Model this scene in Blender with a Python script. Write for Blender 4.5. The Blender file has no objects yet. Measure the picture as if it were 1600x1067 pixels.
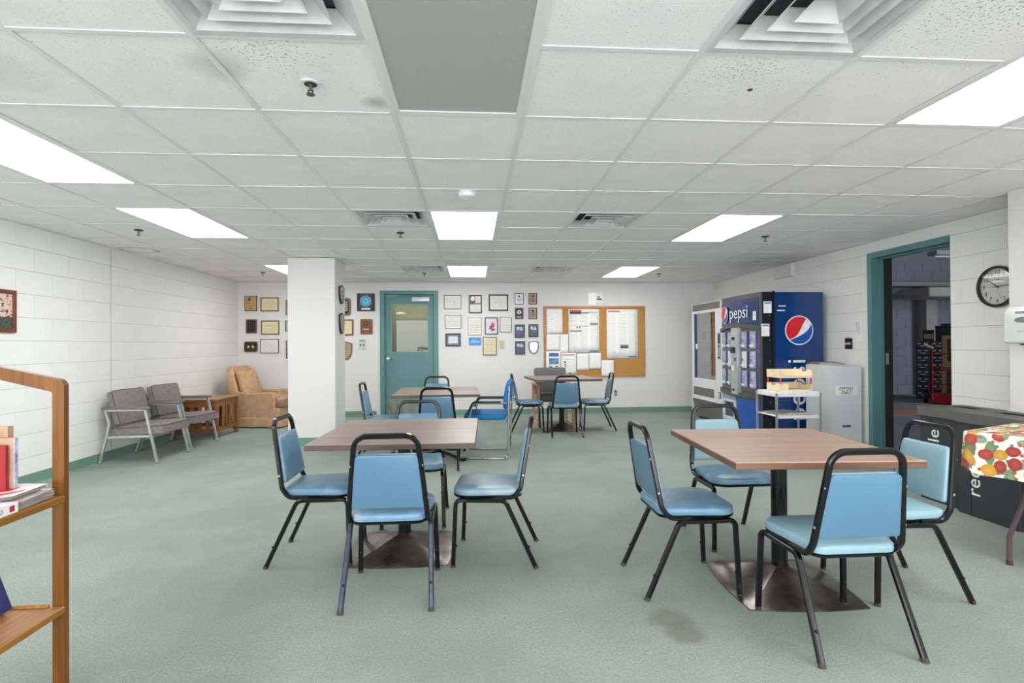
import bpy, bmesh, math, random
from mathutils import Vector, Matrix, Euler
random.seed(7)
SC = bpy.context.scene
COL = SC.collection
PI = math.pi

# ---------------------------------------------------------------- camera, world, exposure
FPX, YAW, PITCH, ROLL, CZ = 845.83, 0.07374, 0.00653, -0.006746, 1.215
_f = Vector((math.sin(YAW)*math.cos(PITCH), math.cos(YAW)*math.cos(PITCH), math.sin(PITCH)))
_r0 = Vector((math.cos(YAW), -math.sin(YAW), 0)); _u0 = _r0.cross(_f)
_r = _r0*math.cos(ROLL) + _u0*math.sin(ROLL); _u = -_r0*math.sin(ROLL) + _u0*math.cos(ROLL)
cam = bpy.data.cameras.new('camera'); camo = bpy.data.objects.new('camera', cam); COL.objects.link(camo)
cam.sensor_width = 36; cam.lens = FPX/1600*36; cam.clip_start = 0.05
camo.matrix_world = Matrix(((_r.x,_u.x,-_f.x,0),(_r.y,_u.y,-_f.y,0),(_r.z,_u.z,-_f.z,CZ),(0,0,0,1)))
SC.camera = camo
w = bpy.data.worlds.new('world'); SC.world = w; w.use_nodes = True
w.node_tree.nodes['Background'].inputs[0].default_value = (0.97,0.97,1,1)
w.node_tree.nodes['Background'].inputs[1].default_value = 7.3
SC.view_settings.view_transform = 'Standard'; SC.view_settings.look = 'None'
SC.view_settings.gamma = 1; SC.view_settings.use_curve_mapping = False
SC.view_settings.exposure = 0.0
PANEL = 12.5          # glow of the ceiling fixtures

def ray(px, py): return _r*((px-800)/FPX) - _u*((py-533.5)/FPX) + _f
def on_back(px, py, Y=9.45):
    d = ray(px, py); d = d*(Y/d.y); return d.x, d.z+CZ

# ---------------------------------------------------------------- materials
def srgb(r, g, b):
    def c(v):
        v /= 255.0
        return v/12.92 if v <= .04045 else ((v+.055)/1.055)**2.4
    return (c(r), c(g), c(b), 1)
MATS = {}
def base_mat(name):
    m = bpy.data.materials.new(name); m.use_nodes = True
    nt = m.node_tree; return m, nt, nt.nodes['Principled BSDF']
def N(nt, t, **kw):
    n = nt.nodes.new(t)
    for k, v in kw.items(): setattr(n, k, v)
    return n
def mixrgb(nt, fac, a, b, blend='MIX'):
    n = N(nt, 'ShaderNodeMix', data_type='RGBA', blend_type=blend)
    for i, v in ((0, fac), (6, a), (7, b)):
        if hasattr(v, 'links') or hasattr(v, 'is_linked'): nt.links.new(v, n.inputs[i])
        else: n.inputs[i].default_value = v
    return n.outputs[2]
def ramp(nt, src, stops):
    n = N(nt, 'ShaderNodeValToRGB'); nt.links.new(src, n.inputs[0])
    e = n.color_ramp.elements
    while len(e) < len(stops): e.new(.5)
    for el, (p, c) in zip(e, stops): el.position = p; el.color = c
    return n.outputs[0]
def mth(nt, op, a, b=None, clamp=False):
    n = N(nt, 'ShaderNodeMath', operation=op, use_clamp=clamp)
    for i, v in ((0, a), (1, b)):
        if v is None: continue
        if hasattr(v, 'is_linked'): nt.links.new(v, n.inputs[i])
        else: n.inputs[i].default_value = v
    return n.outputs[0]
def coords(nt, kind='Object', scale=(1,1,1)):
    t = N(nt, 'ShaderNodeTexCoord'); mp = N(nt, 'ShaderNodeMapping'); mp.inputs['Scale'].default_value = scale
    nt.links.new(t.outputs[kind], mp.inputs[0]); return mp.outputs[0]
def noise(nt, co, scale, detail=3, rough=.55):
    n = N(nt, 'ShaderNodeTexNoise'); nt.links.new(co, n.inputs[0])
    n.inputs['Scale'].default_value = scale; n.inputs['Detail'].default_value = detail; n.inputs['Roughness'].default_value = rough
    return n.outputs[0]
def bump(nt, h, bs, strength=.2, dist=.002):
    n = N(nt, 'ShaderNodeBump'); n.inputs['Strength'].default_value = strength; n.inputs['Distance'].default_value = dist
    nt.links.new(h, n.inputs['Height']); nt.links.new(n.outputs[0], bs.inputs['Normal'])
def M(name, rgb=None, rough=.5, metal=0, var=.06, nscale=12, bmp=0, bscale=200, coat=0):
    if name in MATS: return MATS[name]
    m, nt, bs = base_mat(name); c = srgb(*rgb); co = coords(nt)
    dark = tuple(v*(1-var*2) for v in c[:3])+(1,); lite = tuple(min(1, v*(1+var)) for v in c[:3])+(1,)
    nt.links.new(ramp(nt, noise(nt, co, nscale), [(.3, dark), (.7, lite)]), bs.inputs['Base Color'])
    bs.inputs['Roughness'].default_value = rough; bs.inputs['Metallic'].default_value = metal
    if coat: bs.inputs['Coat Weight'].default_value = coat
    if bmp: bump(nt, noise(nt, co, bscale), bs, bmp)
    MATS[name] = m; return m
def wood(name, a, b, axis=0, scale=1.0, rough=.4, fine=60):
    if name in MATS: return MATS[name]
    m, nt, bs = base_mat(name)
    s = [fine*scale]*3; s[axis] = 2.2*scale
    co = coords(nt, 'Object', tuple(s)); n1 = noise(nt, co, 1.0, 5, .6)
    s2 = [9*scale]*3; s2[axis] = .7*scale
    n2 = noise(nt, coords(nt, 'Object', tuple(s2)), 1.0, 3)
    mx = mth(nt, 'ADD', mth(nt, 'MULTIPLY', n1, .55), mth(nt, 'MULTIPLY', n2, .45))
    nt.links.new(ramp(nt, mx, [(.38, srgb(*a)), (.6, srgb(*b))]), bs.inputs['Base Color'])
    bs.inputs['Roughness'].default_value = rough; bump(nt, n1, bs, .08, .001)
    MATS[name] = m; return m
def emit(name, rgb, s):
    if name in MATS: return MATS[name]
    m, nt, bs = base_mat(name)
    bs.inputs['Base Color'].default_value = srgb(*rgb)
    bs.inputs['Emission Color'].default_value = srgb(*rgb); bs.inputs['Emission Strength'].default_value = s
    MATS[name] = m; return m
def printed(name, paper, ink, rows, cols=1, dens=.5, strength=.6):
    """printed sheet: rows of broken text lines in columns, over the sheet's own 0..1 box"""
    if name in MATS: return MATS[name]
    m, nt, bs = base_mat(name); t = N(nt, 'ShaderNodeTexCoord'); sp = N(nt, 'ShaderNodeSeparateXYZ')
    nt.links.new(t.outputs['Generated'], sp.inputs[0])
    x, z = sp.outputs[0], sp.outputs[2]
    line = mth(nt, 'LESS_THAN', mth(nt, 'FRACT', mth(nt, 'MULTIPLY', z, rows)), .45)
    cx = mth(nt, 'FRACT', mth(nt, 'MULTIPLY', x, cols))
    inside = mth(nt, 'MULTIPLY', mth(nt, 'GREATER_THAN', cx, .1), mth(nt, 'LESS_THAN', cx, .9))
    mg = mth(nt, 'MULTIPLY', mth(nt, 'GREATER_THAN', z, .08), mth(nt, 'LESS_THAN', z, .9))
    co = N(nt, 'ShaderNodeMapping'); co.inputs['Scale'].default_value = (28*cols, 1, rows*1.0); nt.links.new(t.outputs['Generated'], co.inputs[0])
    wd = mth(nt, 'GREATER_THAN', noise(nt, co.outputs[0], 1.0, 2), dens)
    f = mth(nt, 'MULTIPLY', mth(nt, 'MULTIPLY', line, inside), mth(nt, 'MULTIPLY', mg, wd))
    nt.links.new(mixrgb(nt, mth(nt, 'MULTIPLY', f, strength), srgb(*paper), srgb(*ink)), bs.inputs['Base Color'])
    bs.inputs['Roughness'].default_value = .7
    MATS[name] = m; return m

def carpet_mat():
    m, nt, bs = base_mat('green_carpet'); co = coords(nt)
    fine = noise(nt, co, 330, 2, .7); mid = noise(nt, co, 90, 2); big = noise(nt, co, .9, 4, .6)
    c = ramp(nt, fine, [(.36, srgb(112,124,117)), (.52, srgb(156,167,159)), (.68, srgb(198,206,200))])
    c = mixrgb(nt, .35, c, ramp(nt, mid, [(.35, srgb(136,148,141)), (.65, srgb(184,192,186))]))
    c = mixrgb(nt, ramp(nt, big, [(.40, (0,0,0,1)), (.60, (.45,.45,.45,1))]), c, srgb(122,140,130))
    # spilt-drink stain beside the right-hand table and broad faint darker green spots
    for (sx, sy, rad, col, amt) in ((.865, 2.34, .10, (120,120,104), .6), (.885, 2.22, .085, (120,118,100), .6), (-.05,3.1,.3,(124,142,132),.3), (-2.6,3.6,.22,(126,144,134),.35), (1.6,2.2,.4,(126,144,134),.25)):
        g = N(nt, 'ShaderNodeNewGeometry'); vm = N(nt, 'ShaderNodeVectorMath', operation='DISTANCE')
        nt.links.new(g.outputs['Position'], vm.inputs[0]); vm.inputs[1].default_value = (sx, sy, 0)
        d = mth(nt, 'ADD', vm.outputs['Value'], mth(nt, 'MULTIPLY', mth(nt, 'SUBTRACT', noise(nt, co, 14, 4), .5), rad*.9))
        fac = mth(nt, 'MULTIPLY', mth(nt, 'SUBTRACT', 1.0, mth(nt, 'DIVIDE', mth(nt, 'SUBTRACT', d, rad*.6), rad*.6), True), amt, True)
        c = mixrgb(nt, fac, c, srgb(*col))
    nt.links.new(c, bs.inputs['Base Color']); bs.inputs['Roughness'].default_value = .95
    bs.inputs['Specular IOR Level'].default_value = .1
    bump(nt, fine, bs, .7, .006); return m
def tile_mat():
    m, nt, bs = base_mat('fissured_ceiling_tile')
    g = N(nt, 'ShaderNodeNewGeometry'); co = g.outputs['Position']
    n1 = noise(nt, co, 85, 3, .6); patch = noise(nt, co, 1.3, 2)
    dense = None
    for (sx, sy, rad) in ((-.75, 2.05, .33), (1.75, 1.6, .55), (1.1, 2.1, .3)):
        vm = N(nt, 'ShaderNodeVectorMath', operation='DISTANCE'); nt.links.new(co, vm.inputs[0]); vm.inputs[1].default_value = (sx, sy, 2.3)
        d = mth(nt, 'SUBTRACT', 1.0, mth(nt, 'DIVIDE', vm.outputs['Value'], rad), True)
        dense = d if dense is None else mth(nt, 'MAXIMUM', dense, d)
    thr = mth(nt, 'SUBTRACT', .715, mth(nt, 'ADD', mth(nt, 'MULTIPLY', dense, .12), mth(nt, 'MULTIPLY', patch, .05)))
    spot = mth(nt, 'MAXIMUM', mth(nt, 'MULTIPLY', mth(nt, 'GREATER_THAN', n1, thr), .6), mth(nt, 'MULTIPLY', mth(nt, 'GREATER_THAN', noise(nt, co, 120, 2, .6), .645), .22))
    c = mixrgb(nt, spot, ramp(nt, noise(nt, co, 5, 3), [(.3, srgb(240,237,239)), (.7, srgb(246,243,245))]), srgb(120,118,114))
    for (sx, sy, rad, amt) in ((-.98, 2.18, .16, .4), (-.42, 2.46, .08, .5), (-1.95, 2.2, .3, .25), (-3.74, 6.35, .34, 0)):
        vm = N(nt, 'ShaderNodeVectorMath', operation='DISTANCE'); nt.links.new(co, vm.inputs[0]); vm.inputs[1].default_value = (sx, sy, 2.305)
        d = mth(nt, 'ADD', vm.outputs['Value'], mth(nt, 'MULTIPLY', mth(nt, 'SUBTRACT', noise(nt, co, 9, 3), .5), rad))
        c = mixrgb(nt, mth(nt, 'MULTIPLY', mth(nt, 'SUBTRACT', 1.0, mth(nt, 'DIVIDE', d, rad), True), amt), c, srgb(120,116,108))
    vm = N(nt, 'ShaderNodeVectorMath', operation='DISTANCE'); nt.links.new(co, vm.inputs[0]); vm.inputs[1].default_value = (-3.72, 6.35, 2.305)
    d = mth(nt, 'ABSOLUTE', mth(nt, 'SUBTRACT', mth(nt, 'ADD', vm.outputs['Value'], mth(nt, 'MULTIPLY', mth(nt, 'SUBTRACT', noise(nt, co, 6, 2), .5), .12)), .17))
    c = mixrgb(nt, mth(nt, 'MULTIPLY', mth(nt, 'SUBTRACT', 1.0, mth(nt, 'DIVIDE', d, .035), True), .55), c, srgb(120,108,92))
    nt.links.new(c, bs.inputs['Base Color']); bs.inputs['Roughness'].default_value = .95
    bump(nt, n1, bs, .25, .003); return m
def glass_mat(name='clear_glass', tint=(235,240,238), alpha=.12):
    if name in MATS: return MATS[name]
    m = bpy.data.materials.new(name); m.use_nodes = True; nt = m.node_tree; nt.nodes.clear()
    o = N(nt, 'ShaderNodeOutputMaterial'); t = N(nt, 'ShaderNodeBsdfTransparent'); g = N(nt, 'ShaderNodeBsdfGlossy'); mx = N(nt, 'ShaderNodeMixShader')
    f = N(nt, 'ShaderNodeLayerWeight'); f.inputs[0].default_value = .5
    t.inputs[0].default_value = srgb(*tint); g.inputs['Roughness'].default_value = .02
    nt.links.new(mth(nt, 'ADD', mth(nt, 'MULTIPLY', mth(nt, 'POWER', f.outputs['Facing'], 5.0), .9), alpha, True), mx.inputs[0]); nt.links.new(t.outputs[0], mx.inputs[1]); nt.links.new(g.outputs[0], mx.inputs[2]); nt.links.new(mx.outputs[0], o.inputs[0])
    MATS[name] = m; return m
def vinyl(name, rgb, worn=(198,214,216), amt=.5):
    if name in MATS: return MATS[name]
    m, nt, bs = base_mat(name); co = coords(nt)
    c = mixrgb(nt, ramp(nt, noise(nt, co, 4.5, 3), [(.5, (0,0,0,1)), (.75, (amt,)*3+(1,))]), srgb(*rgb), srgb(*worn))
    nt.links.new(c, bs.inputs['Base Color']); bs.inputs['Roughness'].default_value = .36
    bump(nt, noise(nt, co, 420, 2), bs, .12, .0006); MATS[name] = m; return m
def fruit_mat():
    m, nt, bs = base_mat('fruit_print_cloth'); co = coords(nt, 'UV')
    c = srgb(236,232,214)
    def cells(scale, seed, stops, rad, soft, prev, keep=0.0, squash=(1,1,1), wob=.25):
        mp = N(nt, 'ShaderNodeMapping'); nt.links.new(co, mp.inputs[0]); mp.inputs['Location'].default_value = (seed, seed*.7, 0); mp.inputs['Scale'].default_value = squash; mp.inputs['Rotation'].default_value = (0,0,seed)
        wn = N(nt, 'ShaderNodeTexNoise'); nt.links.new(mp.outputs[0], wn.inputs[0]); wn.inputs['Scale'].default_value = scale*1.3
        add = N(nt, 'ShaderNodeVectorMath', operation='MULTIPLY_ADD'); nt.links.new(wn.outputs[1], add.inputs[0]); add.inputs[1].default_value = (wob/scale,)*3; nt.links.new(mp.outputs[0], add.inputs[2])
        v = N(nt, 'ShaderNodeTexVoronoi', voronoi_dimensions='2D'); nt.links.new(add.outputs[0], v.inputs['Vector']); v.inputs['Scale'].default_value = scale; v.inputs['Randomness'].default_value = .7
        sp = N(nt, 'ShaderNodeSeparateColor'); nt.links.new(v.outputs['Color'], sp.inputs[0])
        rp = N(nt, 'ShaderNodeValToRGB'); rp.color_ramp.interpolation = 'CONSTANT'; e = rp.color_ramp.elements
        while len(e) < len(stops): e.new(.5)
        for el, (p, cc) in zip(e, stops): el.position = p; el.color = srgb(*cc)
        nt.links.new(sp.outputs[0], rp.inputs[0])
        inside = mth(nt, 'MULTIPLY', mth(nt, 'LESS_THAN', v.outputs['Distance'], rad), mth(nt, 'GREATER_THAN', sp.outputs[1], keep))
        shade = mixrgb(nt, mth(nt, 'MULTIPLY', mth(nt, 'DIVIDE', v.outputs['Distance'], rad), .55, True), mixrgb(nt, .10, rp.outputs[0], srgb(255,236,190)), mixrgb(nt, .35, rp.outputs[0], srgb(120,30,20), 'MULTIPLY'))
        return mixrgb(nt, inside, prev, shade)
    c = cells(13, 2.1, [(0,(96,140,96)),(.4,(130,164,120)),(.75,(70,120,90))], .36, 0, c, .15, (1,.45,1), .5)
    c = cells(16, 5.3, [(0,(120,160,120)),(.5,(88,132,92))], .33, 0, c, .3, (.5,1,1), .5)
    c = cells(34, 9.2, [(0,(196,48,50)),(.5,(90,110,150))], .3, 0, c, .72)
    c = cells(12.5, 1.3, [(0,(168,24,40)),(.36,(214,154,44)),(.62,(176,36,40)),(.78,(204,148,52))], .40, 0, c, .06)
    nt.links.new(c, bs.inputs['Base Color']); bs.inputs['Roughness'].default_value = .42; return m

WHITE = M('white_painted_block', (232,232,230), .55, var=.012, nscale=3, bmp=.12, bscale=160)
PLAS = M('white_painted_plaster', (222,221,221), .6, var=.01, nscale=2, bmp=.05, bscale=90)
TEAL = M('teal_door_paint', (88,134,136), .42, var=.04, nscale=2)
TEALB = M('green_vinyl_baseboard', (112,148,136), .45, var=.04, nscale=3)
CARPET = carpet_mat(); TILE = tile_mat()
GRID = M('white_grid_metal', (230,228,230), .4, var=.01)
BLACKM = M('black_chair_enamel', (12,12,16), .22, .1, var=.1, nscale=30)
BLACKB = M('scuffed_black_bluish_enamel', (52,58,78), .35, .25, var=.25, nscale=40)
CHROME = M('chrome', (205,208,212), .12, 1, var=.02)
STEEL = M('brushed_aluminium', (200,202,206), .3, .85, var=.04)
RUBBER = M('worn_rubber_foot', (70,60,54), .8, var=.2)
VINB = vinyl('light_blue_vinyl', (102,142,168))
VINR = vinyl('smooth_blue_vinyl', (86,125,151), (96,136,162), .3)
VING = vinyl('pale_aqua_vinyl', (132,168,180), (160,188,196), .5)
VINT = vinyl('faded_blue_vinyl', (122,154,168), (176,192,194), .7)
TWOOD = wood('walnut_laminate', (134,118,110), (160,142,132), 0, 1, .33, 110)
TWOOD2 = wood('tan_walnut_laminate', (150,124,106), (176,148,128), 0, 1, .35, 110)
TEDGE = wood('walnut_laminate_edge', (72,56,50), (94,76,68), 0, 1, .45, 110)
TEDGE2 = wood('brown_laminate_edge', (98,68,48), (122,88,66), 0, 1, .45, 110)
OAK = wood('honey_oak', (96,58,14), (132,84,24), 2, 1, .35)
OAKX = wood('honey_oak_shelf', (146,98,48), (184,134,78), 1, 1, .35)
OAKE = wood('honey_oak_edge', (134,88,22), (162,112,36), 1, 1, .35)
MISSION = wood('mission_oak', (116,70,34), (152,98,52), 2, 1, .4)
MISSIONT = wood('mission_oak_top', (138,94,62), (176,130,94), 1, 1, .35)
PALEWOOD = wood('pale_sled_wood', (172,128,86), (206,164,120), 2, 1, .4)
GREYFAB = M('grey_woven_fabric', (110,110,112), .9, var=.12, nscale=300, bmp=.4, bscale=500)
TAUPE = M('taupe_upholstery', (134,124,126), .85, var=.10, nscale=30, bmp=.3, bscale=450)
TAUPED = M('dark_taupe_piping', (84,78,80), .85)
TAN = M('tan_velour', (192,156,120), .8, var=.08, nscale=14, bmp=.3, bscale=240)
TANC = M('worn_tan_cushion', (168,134,104), .8, var=.16, nscale=9, bmp=.3, bscale=240)
ROYAL = M('royal_blue_fabric', (20,110,172), .7, var=.12, nscale=60, bmp=.3, bscale=420)
PAPER = M('white_paper', (238,238,236), .7, var=.01)
CARD = M('grey_card', (196,196,196), .75, var=.03, nscale=5)

# ---------------------------------------------------------------- mesh helpers
def T(x=0, y=0, z=0): return Matrix.Translation((x, y, z))
def R(a, ax='Z'): return Matrix.Rotation(a, 4, ax)
def box(bm, lo, hi, bev=0, seg=1, mx=None):
    c = [(lo[i]+hi[i])/2 for i in range(3)]; s = [abs(hi[i]-lo[i]) for i in range(3)]
    ret = bmesh.ops.create_cube(bm, size=1, matrix=Matrix.Translation(c) @ Matrix.Diagonal((*s, 1)))
    vs = ret['verts']
    if bev:
        es = list({e for v in vs for e in v.link_edges})
        b = bmesh.ops.bevel(bm, geom=es, offset=min(bev, min(s)*.49), segments=seg, affect='EDGES', profile=.5)
        vs = b['verts']
    if mx is not None:
        seen = set(); st = list(vs)
        for v in st: seen.add(v)
        while st:
            v = st.pop()
            for e in v.link_edges:
                o = e.other_vert(v)
                if o not in seen: seen.add(o); st.append(o)
        bmesh.ops.transform(bm, matrix=mx, verts=list(seen))
def cyl(bm, p0, p1, r0, r1=None, n=16):
    p0, p1 = Vector(p0), Vector(p1); r1 = r0 if r1 is None else r1
    d = p1-p0; q = d.to_track_quat('Z', 'Y').to_matrix().to_4x4()
    bmesh.ops.create_cone(bm, cap_ends=True, segments=n, radius1=r0, radius2=r1, depth=d.length, matrix=Matrix.Translation((p0+p1)/2) @ q)
def sph(bm, c, r, s=(1,1,1), u=16, v=10, mx=None):
    m = Matrix.Translation(c) @ (mx or Matrix.Identity(4)) @ Matrix.Diagonal((r*s[0], r*s[1], r*s[2], 1))
    bmesh.ops.create_uvsphere(bm, u_segments=u, v_segments=v, radius=1, matrix=m)
def fillet(pts, r, n=5):
    pts = [Vector(p) for p in pts]; rs = r if isinstance(r, (list, tuple)) else [r]*len(pts); out = [pts[0]]
    for i in range(1, len(pts)-1):
        a, b, c = pts[i-1], pts[i], pts[i+1]; u = (a-b); v = (c-b); lu, lv = u.length, v.length
        u.normalize(); v.normalize(); ang = u.angle(v)
        if rs[i] <= 0 or ang > 3.1: out.append(b); continue
        t = min(rs[i]/math.tan(ang/2), lu*.49, lv*.49); rr = t*math.tan(ang/2)
        ctr = b + (u+v).normalized()*(rr/math.sin(ang/2)); p, q = b+u*t, b+v*t
        for k in range(n+1):
            s = k/n; d1, d2 = p-ctr, q-ctr; om = max(1e-5, d1.angle(d2))
            out.append(ctr + (d1*math.sin((1-s)*om) + d2*math.sin(s*om))/math.sin(om))
    out.append(pts[-1]); return out
def sweep(bm, pts, r, n=8, sx=1, sy=1, up=None, sec=None, cap=True):
    pts = [Vector(p) for p in pts]
    sec = sec or [(r*sx*math.cos(2*PI*k/n), r*sy*math.sin(2*PI*k/n)) for k in range(n)]
    tans = []
    for i in range(len(pts)):
        a = pts[max(i-1, 0)]; b = pts[min(i+1, len(pts)-1)]; tans.append((b-a).normalized())
    nrm = Vector(up) if up else (Vector((0,0,1)) if abs(tans[0].z) < .9 else Vector((0,1,0)))
    rings = []
    for p, t in zip(pts, tans):
        nrm = (nrm - t*nrm.dot(t))
        nrm.normalize(); bi = t.cross(nrm)
        rings.append([bm.verts.new(p + bi*x + nrm*y) for x, y in sec])
    k = len(sec)
    for A, B in zip(rings, rings[1:]):
        for i in range(k): bm.faces.new((A[i], A[(i+1)%k], B[(i+1)%k], B[i]))
    if cap: bm.faces.new(rings[0][::-1]); bm.faces.new(rings[-1])
def prism(bm, pts, a, b, axis=1, mx=None):
    """outline pts (2D) extruded between a and b along axis"""
    def P(u, v, t): return {0: (t,u,v), 1: (u,t,v), 2: (u,v,t)}[axis]
    A = [bm.verts.new(P(u, v, a)) for u, v in pts]; B = [bm.verts.new(P(u, v, b)) for u, v in pts]
    n = len(pts); fs = [bm.faces.new(A), bm.faces.new(B[::-1])]
    for i in range(n): fs.append(bm.faces.new((A[i], B[i], B[(i+1)%n], A[(i+1)%n])))
    if mx is not None: bmesh.ops.transform(bm, matrix=mx, verts=A+B)
def roundpoly(cs, rs, n=5):
    cs = [Vector((x, y, 0)) for x, y in cs]; m = len(cs); out = []
    if not isinstance(rs, (list, tuple)): rs = [rs]*m
    for i in range(m):
        seg = fillet([cs[i-1], cs[i], cs[(i+1)%m]], rs[i], n)[1:-1]
        out += [(p.x, p.y) for p in seg]
    return out
def loft(bm, outline, rings, mx=None):
    """rings: (inset, z): outline shrunk about its centre"""
    xs = [p[0] for p in outline]; ys = [p[1] for p in outline]
    cx, cy = (min(xs)+max(xs))/2, (min(ys)+max(ys))/2; hx, hy = (max(xs)-min(xs))/2, (max(ys)-min(ys))/2
    R_ = []
    for ins, z in rings:
        kx, ky = 1-ins/hx, 1-ins/hy
        R_.append([bm.verts.new((cx+(x-cx)*kx, cy+(y-cy)*ky, z)) for x, y in outline])
    n = len(outline)
    for A, B in zip(R_, R_[1:]):
        for i in range(n): bm.faces.new((A[i], A[(i+1)%n], B[(i+1)%n], B[i]))
    bm.faces.new(R_[0][::-1]); bm.faces.new(R_[-1])
    if mx is not None: bmesh.ops.transform(bm, matrix=mx, verts=[v for r in R_ for v in r])
def cushion(bm, outline, t, e=.012, crown=.008, mx=None, z0=0):
    loft(bm, outline, [(e*.8, z0), (e*.15, z0+e*.4), (0, z0+t*.45), (e*.12, z0+t-e*.7), (e*.5, z0+t-e*.25), (e*1.3, z0+t), (e*3.2, z0+t+crown*.6), (e*6, z0+t+crown)], mx)
def grid_surface(bm, fn, nu, nv, closed=False):
    V = [[bm.verts.new(fn(i/nu, j/nv)) for j in range(nv+1)] for i in range(nu+1)]
    for i in range(nu):
        for j in range(nv): bm.faces.new((V[i][j], V[i+1][j], V[i+1][j+1], V[i][j+1]))
    return V
def obj(name, bm, mat, parent=None, label=None, smooth=35, loc=None, rz=None, kind=None):
    if callable(bm): f = bm; bm = bmesh.new(); f(bm)
    bmesh.ops.recalc_face_normals(bm, faces=bm.faces)
    me = bpy.data.meshes.new(name); bm.to_mesh(me); bm.free()
    if smooth and len(me.polygons):
        me.polygons.foreach_set('use_smooth', [True]*len(me.polygons)); me.set_sharp_from_angle(angle=math.radians(smooth))
    me.materials.append(mat); o = bpy.data.objects.new(name, me); COL.objects.link(o)
    if parent is not None: o.parent = parent
    if label: o['label'] = label
    if loc is not None: o.location = loc
    if rz is not None: o.rotation_euler = (0, 0, rz)
    if kind: o['kind'] = kind
    return o
def Bx(name, lo, hi, mat, parent=None, bev=0, **k): return obj(name, lambda b: box(b, lo, hi, bev), mat, parent, **k)
def thing(name, label, cat, loc=(0,0,0), rz=0, group=None):
    o = bpy.data.objects.new(name, None); o.empty_display_size = .05; COL.objects.link(o); o.location = loc; o.rotation_euler = (0,0,rz)
    return tag(o, label, cat, group)
def tag(o, label, cat, group=None):
    o['label'] = label; o['category'] = cat
    if group: o['group'] = group
    return o
def dup(root, loc, rz, label, group=None):
    def cp(o, par):
        c = o.copy(); COL.objects.link(c); c.parent = par
        for ch in kids.get(o, []): cp(ch, c)
        return c
    kids = {}
    for o in COL.objects:
        if o.parent: kids.setdefault(o.parent, []).append(o)
    r = cp(root, None); r.location = loc; r.rotation_euler = (0,0,rz); r['label'] = label
    if group: r['group'] = group
    return r
def remat(root, swaps):
    """own mesh data + other material for the named parts of a copied thing"""
    for o in COL.objects:
        if o.parent == root and o.type == 'MESH':
            st = o.name.split('.')[0]
            if st in swaps: o.data = o.data.copy(); o.data.materials[0] = swaps[st]
def lettering(name, body, size, mat, mx, parent, ext=.0006, align='LEFT', spacing=1.0, sx=1.0, off=0.0):
    cu = bpy.data.curves.new(name, 'FONT'); cu.body = body; cu.size = size; cu.extrude = ext; cu.align_x = align; cu.space_character = spacing; cu.offset = off; cu.resolution_u = 3
    to = bpy.data.objects.new(name, cu); COL.objects.link(to)
    dg = bpy.context.evaluated_depsgraph_get(); me = bpy.data.meshes.new_from_object(to.evaluated_get(dg))
    bpy.data.objects.remove(to); bpy.data.curves.remove(cu)
    me.transform(mx @ Matrix.Diagonal((sx, 1, 1, 1))); me.materials.clear(); me.materials.append(mat)
    o = bpy.data.objects.new(name, me); COL.objects.link(o); o.parent = parent; return o
FACE = R(PI/2, 'X')      # text plane XY -> XZ facing -Y

# ---------------------------------------------------------------- the room
XL, XR, YB, YF, ZC = -3.93, 4.33, 9.45, -2.311, 2.302
PX, PY = 3.90, 3.66           # pier on the right: face and far corner
DY0, DY1, DZ = 4.60, 5.56, 2.185   # doorway in the right wall
TX, TY, G = -.3616, 2.5692, .61
def struct(o): o['kind'] = 'structure'; return o
struct(Bx('floor', (XL-.2, YF-.2, -.1), (XR+.2, YB+.15, 0), CARPET))
MORT = M('painted_mortar', (206,206,203), .7)
lw = struct(Bx('wall_left', (XL-.2, YF, 0), (XL-.005, YB+.15, 2.75), MORT))
def bwall(b):
    box(b, (XL-.2, YB, 0), (-1.56, YB+.15, 2.75)); box(b, (-.60, YB, 0), (XR+.2, YB+.15, 2.75)); box(b, (-1.56, YB, 2.15), (-.60, YB+.15, 2.75))
struct(obj('wall_back', bwall, PLAS))
def rwall(b):
    box(b, (XR+.005, YF, 0), (XR+.2, DY0, 2.75)); box(b, (XR+.005, DY1, 0), (XR+.2, YB+.15, 2.75)); box(b, (XR+.005, DY0, DZ), (XR+.2, DY1, 2.75))
rw = struct(obj('wall_right', rwall, MORT))
def fwall(b):
    box(b, (XL-.2, YF-.2, 0), (XR+.2, YF, .3)); box(b, (XL-.2, YF-.2, 2.2), (XR+.2, YF, 2.75)); box(b, (XL-.2, YF-.2, .3), (-3.6, YF, 2.2)); box(b, (4.0, YF-.2, .3), (XR+.2, YF, 2.2))  # large opening added behind the viewer so world light brightens the room
struct(obj('wall_front', fwall, PLAS))
struct(Bx('wall_pier', (PX, 1.6, 0), (XR+.003, PY, 2.302), PLAS))
col = struct(Bx('wall_pillar', (-2.245, 6.79, 0), (-1.675, 7.30, 2.302), PLAS, bev=.006))
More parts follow.
